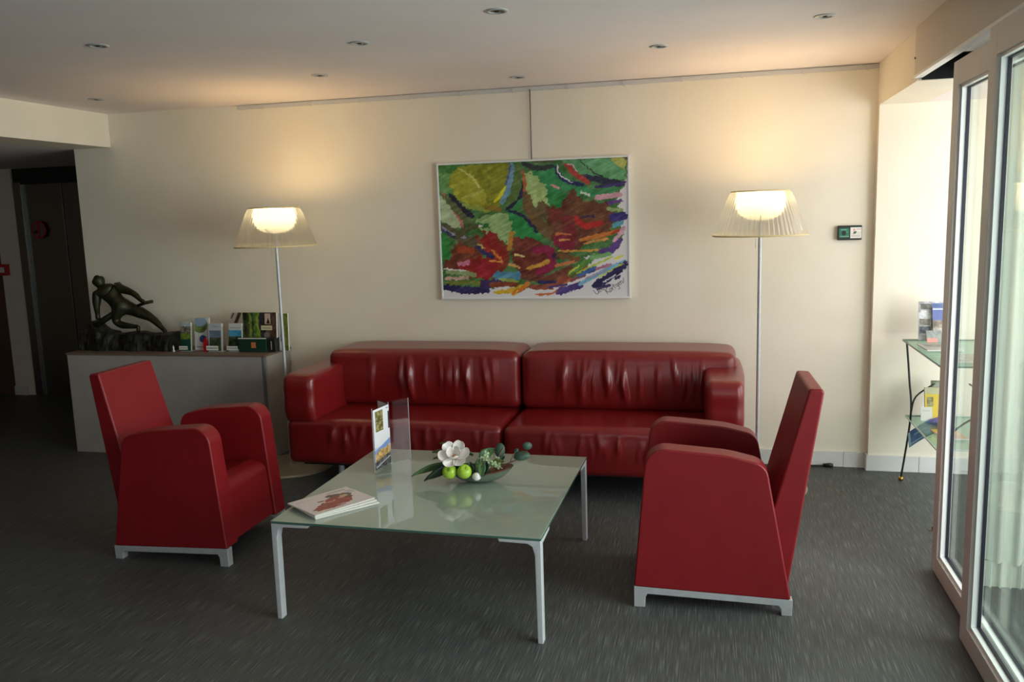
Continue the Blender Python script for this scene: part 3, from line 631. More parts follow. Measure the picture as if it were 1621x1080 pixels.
for (x, y) in ((-2.31, 4.80), (.0, 4.80), (-2.31, 5.38), (.0, 5.38), (-1.2, 4.80)):
    V, Fc = lathe([(0, 0), (.019, 0), (.02, .12), (0, .12)], 20); mesh_obj('foot', V, Fc, M['alu'], sofa, smooth=False, loc=(x - SX, y - SY, 0))
tag(sofa, 'long dark red leather sofa with wrinkled cushions standing against the cream wall', 'sofa')

# ================================================================== ARMCHAIRS
# local frame: x runs backwards from the front feet, y across, z up
def make_armchair():
    r = empty('armchair'); LT = M['leather2']; hw_ = .290; t = .105
    side = fillet([(-.024, .092), (.607, .07), (.505, .632), (.36, .668), (.03, .695)], [.008, .008, .07, .5, .085], 8)
    for s in (-1, 1):
        bm = bmesh.new(); a, b_ = sorted((s * hw_, s * (hw_ - t))); add_prism(bm, side, 1, a, b_)
        bm_obj('side_panel', bm, LT, r, bevel=.022, seg=4)
    back = fillet([(.44, .20), (.545, .45), (.672, .928), (.732, .925), (.60, .085), (.44, .085)], [0, .03, .012, .014, .01, 0], 3)
    bm = bmesh.new(); yb = hw_ - .062
    add_prism(bm, back, 1, -yb, yb)
    # the backrest narrows slightly to the top
    for v in bm.verts: 
        if v.co.z > .3: v.co.y *= 1 - .10 * (v.co.z - .3) / .62
        else: v.co.y *= .985
        # inside the side panels' width below the arm line
    bm_obj('backrest', bm, LT, r, bevel=.016, seg=3)
    seat = fillet([(-.012, .10), (.48, .10), (.53, .33), (.10, .405), (.015, .385)], [.01, .02, .03, .08, .06], 6)
    bm = bmesh.new(); add_prism(bm, seat, 1, -(hw_ - t - .001), hw_ - t - .001); bm_obj('seat', bm, LT, r, bevel=.008, seg=2)
    for s in (-1, 1):
        y0, y1 = sorted((s * (hw_ - .004), s * (hw_ - .045)))
        pts = [(-.024, 0), (.022, 0), (.024, .045), (.032, .06), (.56, .042), (.568, .03), (.571, 0), (.612, 0), (.614, .07), (-.024, .092)]
        bm = bmesh.new(); add_prism(bm, pts, 1, y0, y1); bm_obj('sled_leg', bm, M['alu'], r, bevel=.003, seg=2)
    return r
ch = make_armchair(); ch.location = (-.314, 3.662, 0); ch.rotation_euler = (0, 0, .035)
tag(ch, 'red leather armchair at the right facing left, nearest the sliding glass doors', 'armchair', 'red armchairs at the coffee table')
dup(ch, (-2.311, 3.74, 0), 3.141 , 'dark red leather armchair at the left facing right, in front of the grey counter')

# ================================================================== COFFEE TABLE
TZ = .43
tb = empty('coffee_table', (-1.206, 3.553, 0), math.radians(-.6))
tx, ty = .570, .550
box('glass_top', (-tx, -ty, TZ - .011), (tx, ty, TZ), M['tableglass'], tb, bevel=.0015)
bm = bmesh.new()
for a, b_ in (((-tx - .0006, -ty - .0006, TZ - .010), (tx + .0006, -ty, TZ - .0015)), ((-tx - .0006, ty, TZ - .010), (tx + .0006, ty + .0006, TZ - .0015)), ((-tx - .0006, -ty, TZ - .010), (-tx, ty, TZ - .0015)), ((tx, -ty, TZ - .010), (tx + .0006, ty, TZ - .0015))): add_box(bm, a, b_)
bm_obj('glass_edge', bm, M['glassedge'], tb)
LC = noise_mat('light_grey_table_leg', srgb(196, 198, 200), srgb(202, 204, 206), 30, .35, metal=.15)
for sx in (-1, 1):
    for sy in (-1, 1):
        # inverted L seen from the front: vertical leg with a curved shoulder into a flat bracket
        z = TZ - .012
        pts = [(0, z), (0, 0), (.022, 0), (.025, z - .06), (.034, z - .025), (.052, z - .014), (.165, z - .012), (.17, z)]
        bm = bmesh.new(); add_prism(bm, [((-sx * tx) * -1 - sx * p_[0], p_[1]) for p_ in pts], 1, *sorted((sy * ty, sy * (ty - .04))))
        o = bm_obj('leg', bm, LC, tb, bevel=.003, seg=2)
        bm = bmesh.new(); add_prism(bm, [(sy * ty - sy * p_[0], p_[1]) for p_ in [(.03, z), (.03, z - .02), (.16, z - .012), (.165, z)]], 0, *sorted((sx * tx, sx * (tx - .022))))
        bm_obj('leg_bracket', bm, LC, o)
tag(tb, 'square low coffee table with pale green glass top and slim grey metal legs', 'coffee table')

# ---- magazines
def magazine(z, dx, rz, label, top=False):
    r = empty('magazine', (-1.613 + dx, 3.232, z), rz)
    a, b_ = .112, .148     # half sizes: the long side runs across
    box('pages', (-b_, -a, 0), (b_, a, .0055), M['paper'], r)
    for k in range(2): box('page_edge', (-b_ + .001, -a - .0006, .0012 + k * .002), (b_, -a, .0018 + k * .002), M['grout'], r)
    if top:
        P = Pic(300, 215, 150, (222, 208, 206)); red = (150, 26, 28)
        P.poly([(30, 185), (65, 132), (120, 104), (170, 70), (225, 84), (240, 120), (222, 160), (175, 186), (105, 192)], red, warp=5, var=16, vs=20)
        P.poly([(20, 165), (60, 140), (120, 125), (130, 150), (90, 175), (50, 182)], (140, 30, 26), warp=4, var=14)
        P.stroke([(95, 88), (130, 92), (190, 78)], 14, (130, 26, 36), taper=True); P.stroke([(110, 122), (120, 95), (135, 88)], 5, (228, 190, 170)); P.stroke([(120, 118), (150, 122), (162, 112)], 6, (222, 176, 150))
        P.poly([(150, 50), (190, 42), (240, 62), (262, 90), (252, 118), (225, 128), (215, 108), (205, 80), (165, 75)], (70, 38, 28), warp=8, var=20, vs=12)
        P.ell(222, 92, 20, 13, (214, 178, 140)); P.stroke([(190, 104), (212, 106)], 10, (216, 176, 146)); P.stroke([(214, 90), (220, 92)], 2.5, (60, 40, 36)); P.stroke([(210, 98), (216, 99)], 2.5, (170, 60, 60))
        for k in range(9): P.stroke([(130 + k * 6, 168 + k % 3 * 4), (150 + k * 8, 182 + k % 4 * 5)], 2.2, (240, 228, 226))
        scribble(P, 180, 14, 90, 22, (70, 66, 64), 2, seed=5); scribble(P, 18, 30, 90, 12, (150, 130, 130), 2, 3, seed=6); scribble(P, 258, 40, 34, 40, (80, 74, 72), 4, 12, seed=7); scribble(P, 60, 196, 90, 8, (120, 90, 90), 1, 3, seed=8)
        P.sheet('cover', [(-b_, a, .0062), (b_, a, .0062), (b_, -a, .0062), (-b_, -a, .0062)], M['printgloss'], r)
    else:
        box('cover', (-b_, -a, .0055), (b_, a, .0061), M['paper'], r)
    tag(r, label, 'magazine', 'magazines stacked on the coffee table'); return r
magazine(TZ + .001, .022, math.radians(51), 'pale magazine lying at the bottom of the stack on the glass table')
magazine(TZ + .0075, .010, math.radians(54), 'white magazine in the middle of the stack, mostly hidden by the top one')
magazine(TZ + .014, .0, math.radians(57.5), 'top magazine with a woman in a red dress on its white cover', True)

# ---- acrylic menu holder with leaflet
hdx = empty('acrylic_leaflet_holder', (-1.583, 3.852, TZ + .001)); H_ = .315
def wing(dx, dy, nm, par=hdx, hh_=H_, th=.0015, mt=M['acrylic'], off=0):
    d = Vector((dx, dy, 0)); n = Vector((-dy, dx, 0)).normalized(); o = n * off
    A = [o + n * th, o - n * th, d + o - n * th, d + o + n * th]
    V = [tuple(v) for v in A] + [tuple(v + Vector((0, 0, hh_))) for v in A]
    return mesh_obj(nm, V, [(0, 1, 2, 3), (7, 6, 5, 4), (0, 4, 5, 1), (1, 5, 6, 2), (2, 6, 7, 3), (3, 7, 4, 0)], mt, par)
W1 = (-.024, -.150); W3 = (.085, .055); W2 = (-.09, .08)
wing(*W1, 'clear_wing'); wing(*W2, 'clear_wing'); wing(.066, .105, 'clear_wing')
for (x, y) in (W1, (.066, .105), (0, 0)): box('polished_edge', (x - .0012, y - .0012, 0), (x + .0012, y + .0012, H_), M['acrylicedge'], hdx)
box('foot', (-.004, -.012, -.0005), (.004, .012, .002), M['acrylicedge'], hdx)
lf_ = empty('printed_leaflet', (-1.583, 3.852, TZ + .006))
P = Pic(80, 190, 70, (228, 228, 232)); P.rect(0, 120, 80, 190, (190, 200, 215)); P.poly([(0, 130), (40, 118), (80, 105), (80, 125), (0, 140)], (120, 150, 210)); P.rect(10, 8, 48, 72, (120, 110, 60), var=50, vs=6); P.rect(10, 36, 48, 40, (60, 60, 30)); P.rect(72, 20, 80, 75, (60, 60, 60))
P.poly([(4, 140), (30, 128), (50, 132), (78, 122), (78, 158), (4, 168)], (190, 150, 90), var=50, vs=7); P.poly([(0, 166), (80, 150), (80, 190), (0, 190)], (80, 82, 86), var=50, vs=6); P.stroke([(6, 182), (76, 164)], 3, (220, 220, 220)); P.stroke([(66, 8), (74, 8)], 3, (120, 120, 220))
P.sheet('leaflet_print', [(-.020, -.148, .300), (.003, -.002, .300), (.003, -.002, .0), (-.020, -.148, .0)], M['print'], lf_)
P2 = Pic(10, 10, 4, (226, 226, 226)); P2.sheet('leaflet_reverse', [(-.006, .002, .300), (-.086, .072, .300), (-.086, .072, 0), (-.006, .002, 0)], M['print'], lf_)
tag(hdx, 'clear acrylic three-winged leaflet holder standing on the glass table', 'leaflet holder'); tag(lf_, 'white leaflet with town photos in the clear holder on the glass table', 'leaflet')

# ---- bowl arrangement
bw = empty('shallow_bowl', (-1.062, 3.64, TZ + .001), math.radians(8)); bw.scale = (.92, .92, 1)
def boat(sc=1, inset=0):
    V = []; Fc = []; nu, nv = 28, 8
    for j in range(nv + 1):
        for i in range(nu):
            a = 2 * PI * i / nu; f = j / nv; rx = .165 * f ** .75 * sc; ry = .085 * f ** .75 * sc
            z = .052 * f ** 2.2 + (.022 * max(0, math.cos(a)) ** 2) * f ** 3 + inset
            V.append((rx * math.cos(a) + .01 * f, ry * math.sin(a), z))
    for j in range(nv):
        for i in range(nu): Fc.append((j * nu + i, j * nu + (i + 1) % nu, (j + 1) * nu + (i + 1) % nu, (j + 1) * nu + i))
    return V, Fc
V, Fc = boat(); mesh_obj('outer_shell', V, [f[::-1] for f in Fc], M['bowl'], bw, smooth=True)
V, Fc = boat(.97, .004); mesh_obj('inner_shell', V, Fc, M['bowlin'], bw, smooth=True)
tag(bw, 'shallow grey-green boat-shaped bowl holding the flower arrangement on the glass table', 'bowl')
def leafmesh(L_, W_, curl=.2, fold=.15, n=8):
    V = []; Fc = []
    for i in range(n + 1):
        t = i / n; w_ = W_ * math.sin(PI * min(1, t * .97 + .03)) ** .8 * (1 - .25 * t)
        x_ = L_ * t; z = -curl * L_ * t * t
        for s in (-1, -.5, 0, .5, 1): V.append((x_, s * w_ / 2, z + fold * W_ * abs(s)))
    for i in range(n):
        for k in range(4): Fc.append((i * 5 + k, i * 5 + k + 1, (i + 1) * 5 + k + 1, (i + 1) * 5 + k))
    return V, Fc
def leaf_obj(name, par, p, az, el, roll, L_, W_, mt, curl=.2, fold=.15):
    V, Fc = leafmesh(L_, W_, curl, fold); o = mesh_obj(name, V, Fc, mt, par, smooth=True)
    o.rotation_mode = 'XYZ'
    o.matrix_local = Matrix.Translation(p) @ Euler((0, 0, az)).to_matrix().to_4x4() @ Euler((0, -el, 0)).to_matrix().to_4x4() @ Euler((roll, 0, 0)).to_matrix().to_4x4()
    s_ = o.modifiers.new('thick', 'SOLIDIFY'); s_.thickness = .0008
    return o
R_ = math.radians
fb = empty('foliage_branch', (-1.10, 3.64, TZ + .055))
tag(fb, 'bed of dark and olive magnolia leaves spreading left out of the bowl', 'foliage')
leaf_obj('leaf', fb, (-.085, -.03, .028), R_(186), R_(-6), R_(62), .185, .05, M['leafgreen'], .30)
leaf_obj('leaf', fb, (-.05, -.055, .040), R_(198), R_(-24), R_(70), .17, .058, M['leafdark'], .05)
leaf_obj('leaf', fb, (-.055, .0, .062), R_(178), R_(6), R_(56), .135, .066, M['leafolive'], .05)
leaf_obj('leaf', fb, (.0, .03, .055), R_(165), R_(14), R_(50), .13, .065, M['leafgreen'], .1)
leaf_obj('leaf', fb, (-.03, -.05, .035), R_(215), R_(-20), R_(60), .085, .05, M['leafdark'], .1)
leaf_obj('leaf', fb, (.065, -.045, .055), R_(280), R_(-55), R_(0), .075, .045, M['leafgreen'], .1)
leaf_obj('leaf', fb, (.085, -.04, .055), R_(265), R_(-60), R_(-10), .07, .042, M['leafdark'], .1)
leaf_obj('leaf', fb, (.05, -.035, .065), R_(270), R_(-70), R_(5), .08, .042, M['leafgreen'], .1)
leaf_obj('leaf', fb, (.04, -.0, .055), R_(40), R_(30), R_(60), .07, .05, M['leafgreen'], .1)
leaf_obj('leaf', fb, (.045, .02, .06), R_(20), R_(24), R_(70), .075, .05, M['leafgreen'], .1)
leaf_obj('leaf', fb, (.10, -.01, .035), R_(350), R_(14), R_(70), .07, .04, M['leafolive'], .1)
leaf_obj('leaf', fb, (.11, .01, .03), R_(30), R_(30), R_(60), .06, .035, M['leafdark'], .1)
leaf_obj('leaf', fb, (-.05, .02, .07), R_(165), R_(22), R_(62), .12, .06, M['leafolive'], .15)
leaf_obj('leaf', fb, (-.065, .01, .045), R_(176), R_(6), R_(40), .12, .05, M['leafolive'], .2)
leaf_obj('leaf', fb, (-.02, -.02, .05), R_(195), R_(-4), R_(66), .11, .055, M['leafgreen'], .1)
leaf_obj('leaf', fb, (.01, -.045, .05), R_(275), R_(-75), R_(0), .07, .05, M['leafdark'], .1)
V, Fc = lathe([(0, -.038), (.05, -.036), (.066, -.01), (.05, .018), (0, .03)], 20)
mesh_obj('floral_foam', [(x * 1.4, y * .8, z) for x, y, z in V], Fc, M['soil'], fb, smooth=True)
# magnolia
mg = empty('magnolia_flower', (-1.165, 3.60, TZ + .118)); mg.rotation_euler = (R_(42), 0, R_(8)); mg.scale = (1.08, 1.08, 1.08)
def petal(par, az, el, L_, W_, cup):
    V = []; Fc = []; n = 8
    for i in range(n + 1):
        t = i / n; ww = W_ * (math.sin(PI * (t * .86 + .06)) ** .7) ; ww = max(ww, .004)
        for s in (-1, -.5, 0, .5, 1):
            x_ = L_ * math.sin(t * 1.25) / math.sin(1.25) * .98; z = cup * L_ * t * t + .25 * ww * s * s; V.append((x_, s * ww / 2, z))
    for i in range(n):
        for k in range(4): Fc.append((i * 5 + k, i * 5 + k + 1, (i + 1) * 5 + k + 1, (i + 1) * 5 + k))
    o = mesh_obj('petal', V, Fc, M['petal'], par, smooth=True)
    o.matrix_local = Euler((0, 0, az)).to_matrix().to_4x4() @ Euler((0, -el, 0)).to_matrix().to_4x4() @ Matrix.Translation((.006, 0, 0))
    s_ = o.modifiers.new('thick', 'SOLIDIFY'); s_.thickness = .0015; ss = o.modifiers.new('sub', 'SUBSURF'); ss.levels = 1; ss.render_levels = 1
for k in range(6): petal(mg, R_(k * 60 + 8), R_(12), .070, .058, .28)
for k in range(3): petal(mg, R_(k * 120 + 38), R_(44), .056, .046, .35)
V, Fc = lathe([(0, 0), (.007, .002), (.008, .012), (.004, .024), (0, .026)], 12); mesh_obj('pistil', V, Fc, M['pistil'], mg, smooth=True)
for k in range(14):
    a = k * 2.4; tube_obj('stamen', [(.006 * math.cos(a), .006 * math.sin(a), .003), (.014 * math.cos(a), .014 * math.sin(a), .010)], .0012, M['pistil'], mg, n=5)
tag(mg, 'large open white magnolia flower on top of the arrangement on the table', 'flower')
# apples
def make_apple():
    r = empty('green_apple'); prof = []
    for k in range(17):
        a = -PI / 2 + PI * k / 16; rr = .0335 * math.cos(a) ** .85 if math.cos(a) > 0 else 0
        z = .031 * math.sin(a) - (.008 * math.exp(-(rr / .009) ** 2) if a > 0 else -.004 * math.exp(-(rr / .008) ** 2)); prof.append((max(rr, .0001), z))
    V, Fc = lathe(prof, 28); mesh_obj('flesh', V, Fc, M['apple'], r, smooth=True)
    tube_obj('stem', [(0, 0, .022), (.001, .001, .033), (.004, .002, .040)], .0012, M['twig'], r, n=6); return r
ap = make_apple(); ap.location = (-1.178, 3.556, TZ + .066); ap.rotation_euler = (R_(52), 0, R_(-10)); tag(ap, 'left one of two green apples below the white flower', 'apple', 'green apples in the arrangement')
ap2 = dup(ap, (-1.109, 3.560, TZ + .069), None, 'right one of two green apples below the white flower'); ap2.rotation_euler = (R_(40), 0, R_(30))
# bud
bd_ = empty('white_bud', (-1.052, 3.56, TZ + .048)); V, Fc = lathe([(0, -.018), (.014, -.014), (.0195, 0), (.015, .012), (.006, .018), (0, .020)], 20); mesh_obj('petals', V, Fc, M['petal'], bd_, smooth=True, rot=(R_(60), 0, R_(30)))
V, Fc = lathe([(.0175, -.006), (.0205, 0), (.0175, .006)], 20); mesh_obj('outer_petal', V, Fc, M['petal'], bd_, smooth=True, rot=(R_(40), R_(20), 0)); tag(bd_, 'small white bud lying at the front rim of the bowl', 'flower bud')
# hydrangea sprigs
hy = empty('pale_green_sprig', (-1.01, 3.62, TZ + .095)); rnd = random.Random(4)
for k in range(26):
    px_ = rnd.uniform(-.055, .05); pz = .03 * (1 - abs(px_) / .06) + rnd.uniform(-.03, .018); py_ = rnd.uniform(-.03, .03)
    q = []; Fc = []; 
    fl = empty('floret'); fl.parent = hy; fl.location = (px_, py_, pz); fl.rotation_euler = (rnd.uniform(.3, 1.4), rnd.uniform(-.4, .4), rnd.uniform(0, 6))
    V = [(0, 0, 0)]; 
    for j in range(4):
        a = j * PI / 2; 
        V += [(.014 * math.cos(a - .5), .014 * math.sin(a - .5), .003), (.019 * math.cos(a), .019 * math.sin(a), .004), (.014 * math.cos(a + .5), .014 * math.sin(a + .5), .003)]
        Fc.append((0, 1 + 3 * j, 2 + 3 * j, 3 + 3 * j))
    o = mesh_obj('floret', V, Fc, M['hydrangea'], hy, smooth=False); o.location = fl.location; o.rotation_euler = fl.rotation_euler; bpy.data.objects.remove(fl)
    o.name = 'floret'; s_ = o.modifiers.new('t', 'SOLIDIFY'); s_.thickness = .001
tube_obj('stem', [(0, .0, -.05), (0, 0, .01)], .002, M['leafgreen'], hy)
tag(hy, 'pale green flower sprig in the middle of the arrangement', 'flower sprig')
# eucalyptus twig to the right
eu = empty('leafy_twig', (-.985, 3.65, TZ + .055))
tube_obj('stem', smoothpath([(0, 0, 0), (.05, -.005, .03), (.10, -.01, .055), (.155, -.012, .098)], 5), .0022, M['twig'], eu)
tube_obj('side_stem', [(.07, -.006, .04), (.085, -.004, .075), (.10, 0, .092)], .0014, M['twig'], eu)
def rleaf(p, r1, r2, rot, mt=M['leafgrey']):
    V = [(0, 0, .002)]; n = 14
    for k in range(n):
        a = 2 * PI * k / n; V.append((r1 * math.cos(a), r2 * math.sin(a), 0))
    o = mesh_obj('leaf', V, [(0, 1 + k, 1 + (k + 1) % n) for k in range(n)], mt, eu, smooth=True, loc=p, rot=rot); s_ = o.modifiers.new('t', 'SOLIDIFY'); s_.thickness = .0008
rleaf((.128, -.012, .075), .040, .023, (R_(62), R_(-8), 0)); rleaf((.155, -.01, .122), .022, .018, (R_(80), 0, R_(15))); rleaf((.10, .0, .095), .014, .010, (R_(70), R_(-40), 0)); rleaf((.015, .03, .085), .024, .034, (R_(75), R_(5), 0))
tag(eu, 'brown twig with round grey-green leaves reaching right over the table', 'twig')
tw = tube_obj('bare_twig', smoothpath([(-.985, 3.66, TZ + .05), (-.975, 3.67, TZ + .11), (-.952, 3.68, TZ + .155)], 4), [.0026] * 8 + [.0016], M['twig']); tag(tw, 'short bare twig sticking up between the leaves of the arrangement', 'twig')

# ================================================================== COUNTER AND WHAT STANDS ON IT
ct = empty('reception_counter', (-4.62, 5.18, 0)); CTZ = .745
box('front_panel', (0, 0, 0), (1.575, .02, CTZ - .014), M['laminate'], ct, bevel=.002)
box('corner_strip', (1.577, .0, 0), (1.592, .02, CTZ - .014), mat('grey_metal_strip', srgb(112, 116, 114), .4), ct)
box('side_panel', (1.582, .02, 0), (1.605, .355, CTZ - .014), M['laminate'], ct, bevel=.002)
box('side_panel', (0, .02, 0), (.02, .355, CTZ - .014), M['laminate'], ct)
box('top', (-.006, -.008, CTZ - .014), (1.612, .36, CTZ), M['edge'], ct, bevel=.002)
tag(ct, 'low grey laminate counter against the wall behind the left armchair', 'counter')

# statue
sb = empty('bronze_statue', (-4.22, 5.37, CTZ))
bm = bmesh.new(); rr_ = random.Random(2)
nx_, ny_, nz_ = 46, 8, 7
def rockh(u): 
    return .128 + .012 * math.sin(u * 19) * .5 + (.085 * math.exp(-((u + .305) / .055) ** 2)) + (.014 if u < -.12 and u > -.28 else 0)
V = []; Fc = []
for i in range(nx_ + 1):
    u = -.385 + .775 * i / nx_; prof = []
    h = rockh(u); d = .085 + .012 * math.sin(u * 23)
    ring = [(-d, 0), (-d * 1.03, h * .3), (-d * .98, h * .62), (-d * .8, h * .93), (-d * .3, h), (d * .3, h), (d * .8, h * .93), (d, h * .6), (d * 1.03, h * .3), (d, 0)]
    for (y_, z_) in ring: V.append((u + .006 * vnoise(np.array([z_ * 60.]), np.array([y_ * 50. + i]))[0], y_ + .016 * (float(vnoise(np.array([u * 40]), np.array([z_ * 40 + y_ * 10]))[0]) - .5), z_ + .012 * (float(vnoise(np.array([u * 50]), np.array([y_ * 30. + 7]))[0]) - .5) * (z_ > 0)))
k_ = 10
for i in range(nx_):
    for j in range(k_): Fc.append((i * k_ + j, i * k_ + (j + 1) % k_, (i + 1) * k_ + (j + 1) % k_, (i + 1) * k_ + j))
Fc.append(tuple(range(k_))); Fc.append(tuple(nx_ * k_ + j for j in range(k_))[::-1])
o = mesh_obj('rock_base', V, Fc, M['rock'], sb)
# man: joints measured in the sculpture's plane; y gives depth
def SP(px, py, y=0): return Vector((-4.443 + (px - 235) * .000688 + 4.22, y, .978 - (py - 570) * .000655 - CTZ))
J = [('pelvis', SP(490, 455, 0), .046), ('belly', SP(430, 380, 0), .046), ('chest', SP(365, 300, 0), .062), ('upchest', SP(325, 245, 0), .056), ('neck', SP(275, 205, 0), .024), ('head0', SP(240, 160, 0), .036), ('head1', SP(212, 105, 0), .038),
     ('lsh', SP(425, 225, .03), .034), ('lel', SP(600, 285, .03), .017), ('lel2', SP(660, 315, .02), .017), ('lwr', SP(735, 370, .0), .011), ('lhd', SP(780, 385, -.005), .012),
     ('rsh', SP(238, 290, -.035), .034), ('rel', SP(238, 430, -.05), .018), ('rwr', SP(235, 530, -.045), .012), ('rhd', SP(238, 585, -.045), .018),
     ('hipA', SP(480, 500, -.03), .040), ('kneeA', SP(425, 600, -.035), .025), ('calfA', SP(500, 645, -.03), .022), ('ankA', SP(660, 660, -.03), .012), ('toeA', SP(700, 720, -.03), .012), ('heelA', SP(710, 660, -.03), .011),
     ('hipB', SP(570, 465, .03), .042), ('thB', SP(690, 520, .035), .036), ('kneeB', SP(785, 565, .04), .023), ('calfB', SP(850, 615, .04), .021), ('ankB', SP(935, 705, .04), .012), ('toeB', SP(985, 735, .02), .013)]
names = [j[0] for j in J]; E_ = [('pelvis', 'belly'), ('belly', 'chest'), ('chest', 'upchest'), ('upchest', 'neck'), ('neck', 'head0'), ('head0', 'head1'), ('upchest', 'lsh'), ('lsh', 'lel'), ('lel', 'lel2'), ('lel2', 'lwr'), ('lwr', 'lhd'), ('upchest', 'rsh'), ('rsh', 'rel'), ('rel', 'rwr'), ('rwr', 'rhd'),
      ('pelvis', 'hipA'), ('hipA', 'kneeA'), ('kneeA', 'calfA'), ('calfA', 'ankA'), ('ankA', 'heelA'), ('heelA', 'toeA'), ('pelvis', 'hipB'), ('hipB', 'thB'), ('thB', 'kneeB'), ('kneeB', 'calfB'), ('calfB', 'ankB'), ('ankB', 'toeB')]
me = bpy.data.meshes.new('figure'); me.from_pydata([tuple(j[1]) for j in J], [(names.index(a), names.index(b_)) for a, b_ in E_], []); me.materials.append(M['bronze'])
fg = bpy.data.objects.new('figure', me); link(fg, sb)
sk_ = fg.modifiers.new('skin', 'SKIN'); sk_.use_smooth_shade = True; sk_.branch_smoothing = .6
for i, j in enumerate(J): me.skin_vertices[0].data[i].radius = (j[2] * 1.38, j[2] * 1.38)
me.skin_vertices[0].data[0].use_root = True
s_ = fg.modifiers.new('sub', 'SUBSURF'); s_.levels = 2; s_.render_levels = 2
# face details: nose, ears, brow joined as one child
hp = SP(222, 135, 0)
bm = bmesh.new()
for (dx, dy, dz, rx, ry, rz_) in ((0, 0, 0, .031, .027, .036), (-.031, -.002, -.006, .006, .004, .008), (-.003, -.028, -.004, .006, .004, .009), (-.003, .028, -.004, .006, .004, .009), (-.026, 0, .006, .008, .014, .003), (-.025, 0, -.020, .007, .007, .006)):
    bmesh.ops.create_uvsphere(bm, u_segments=12, v_segments=8, radius=1, matrix=Matrix.Translation(hp + Vector((dx, dy, dz))) @ Matrix.Diagonal((rx, ry, rz_, 1)))
bm_obj('head', bm, M['bronze'], sb, smooth=True)
# hands with fingers closed on the tools
def hand(par, c, d, side):
    V = []; Fc = []
    for k in range(5):
        f = (k - 2) * .0055; b0 = c + Vector((0, side * .004 + f, 0)); L0 = [.011, .014, .015, .013, .010][k]
        pts = [b0, b0 + d * L0 * .6 + Vector((0, 0, .003)), b0 + d * L0 + Vector((0, 0, -.006)), b0 + d * L0 * .6 + Vector((0, 0, -.012))]
        v, f_ = tube(pts, [.0038, .0036, .0032, .0026], 6, True, len(V)); V += v; Fc += f_
    mesh_obj('fingers', V, Fc, M['bronze'], par, smooth=True)
hand(sb, SP(785, 385, -.005), Vector((1, 0, -.1)).normalized(), 0); hand(sb, SP(238, 578, -.045), Vector((.5, 0, -.8)).normalized(), 0)
tube_obj('club', [SP(690, 430, .0), SP(780, 400, 0), SP(875, 383, 0)], [.011, .013, .012], M['bronze'], sb, n=10)
tube_obj('beam', [SP(170, 660, -.04), SP(300, 580, -.03), SP(430, 500, -.01)], [.023, .024, .022], M['bronze'], sb, n=8)
tag(sb, 'dark bronze statue of a kneeling, lunging nude man on a rough black base', 'statue')

# ---- brochures and holders on the counter: front face lies at local y=0
def holder(name, x, y, w_, h_, pic, label, cat, tilt=6, rz=0, group=None, acrylic=True, depth=.03, ticket=None):
    r = empty(name, (x, y, CTZ + .001), R_(rz)); t_ = math.tan(R_(tilt)) * h_
    pic.sheet('cover', [(0, t_ - .001, h_), (w_, t_ - .001, h_), (w_, -.001, .004), (0, -.001, .004)], M['printgloss'], r)
    bm = bmesh.new(); add_prism(bm, [(0, .003), (depth * .5, .003), (t_ + depth * .5, h_ - .001), (t_, h_ - .001)], 0, .0005, w_ - .0005); bm_obj('pages', bm, M['paper'], r)
    if acrylic:
        box('acrylic_front', (-.002, -.006, 0), (w_ + .002, -.004, h_ * .45), M['acrylic'], r); box('acrylic_base', (-.002, -.006, -.0005), (w_ + .002, depth + .02, .002), M['acrylicedge'], r)
        for xx in (-.003, w_ + .001): 
            bm = bmesh.new(); add_prism(bm, [(-.006, 0), (depth + .02, 0), (t_ + depth, h_ * .9), (t_ - .004, h_ * .9)], 0, xx, xx + .002); bm_obj('acrylic_side', bm, M['acrylic'], r)
    if ticket:
        pp = Pic(60, 22, 30, (232, 230, 222)); scribble(pp, 5, 6, 50, 10, (60, 60, 60), seed=int(x * 100) % 50)
        a, z0, ww, hh_ = ticket; pp.sheet('price_ticket', [(a, -.0075, z0 + hh_), (a + ww, -.0075, z0 + hh_), (a + ww, -.0075, z0), (a, -.0075, z0)], M['print'], r)
    tag(r, label, cat, group); return r
GR = 'tourist brochures on the grey counter'
P = Pic(50, 110, 40, (120, 130, 120)); P.rect(0, 0, 50, 45, (110, 104, 90), var=50, vs=5); P.rect(0, 0, 50, 14, (180, 190, 196), var=30, vs=6); P.rect(0, 42, 50, 66, (110, 130, 40), var=25, vs=7); P.rect(0, 66, 50, 110, (28, 84, 76), var=10)
holder('brochure', -3.752, 5.30, .083, .205, P, 'green and teal landscape brochure, leftmost in the row beside the statue', 'brochure', ticket=(-.008, .012, .07, .026), group=GR)
P = Pic(60, 120, 50, (214, 214, 216)); P.ell(22, 26, 32, 30, (110, 130, 70), var=30, vs=8); P.ell(24, 14, 26, 18, (150, 176, 200)); P.ell(34, 78, 15, 14, (50, 66, 120), var=20, vs=8); scribble(P, 8, 104, 30, 8, (90, 90, 90), seed=9)
holder('brochure', -3.655, 5.33, .115, .235, P, 'white brochure with round landscape photos, second from the statue', 'brochure', group=GR, acrylic=False)
rd = empty('red_leaflet', (-3.560, 5.29, CTZ + .001)); bm = bmesh.new(); add_prism(bm, [(0, 0), (.032, 0), (.038, .05), (.03, .085), (.018, .10), (.004, .08), (-.002, .04)], 1, 0, .008); bm_obj('card', bm, M['redpaint'], rd); box('card_stand', (.008, .008, 0), (.026, .03, .004), M['redpaint'], rd)
tag(rd, 'small red card between the second and third brochures on the counter', 'card')
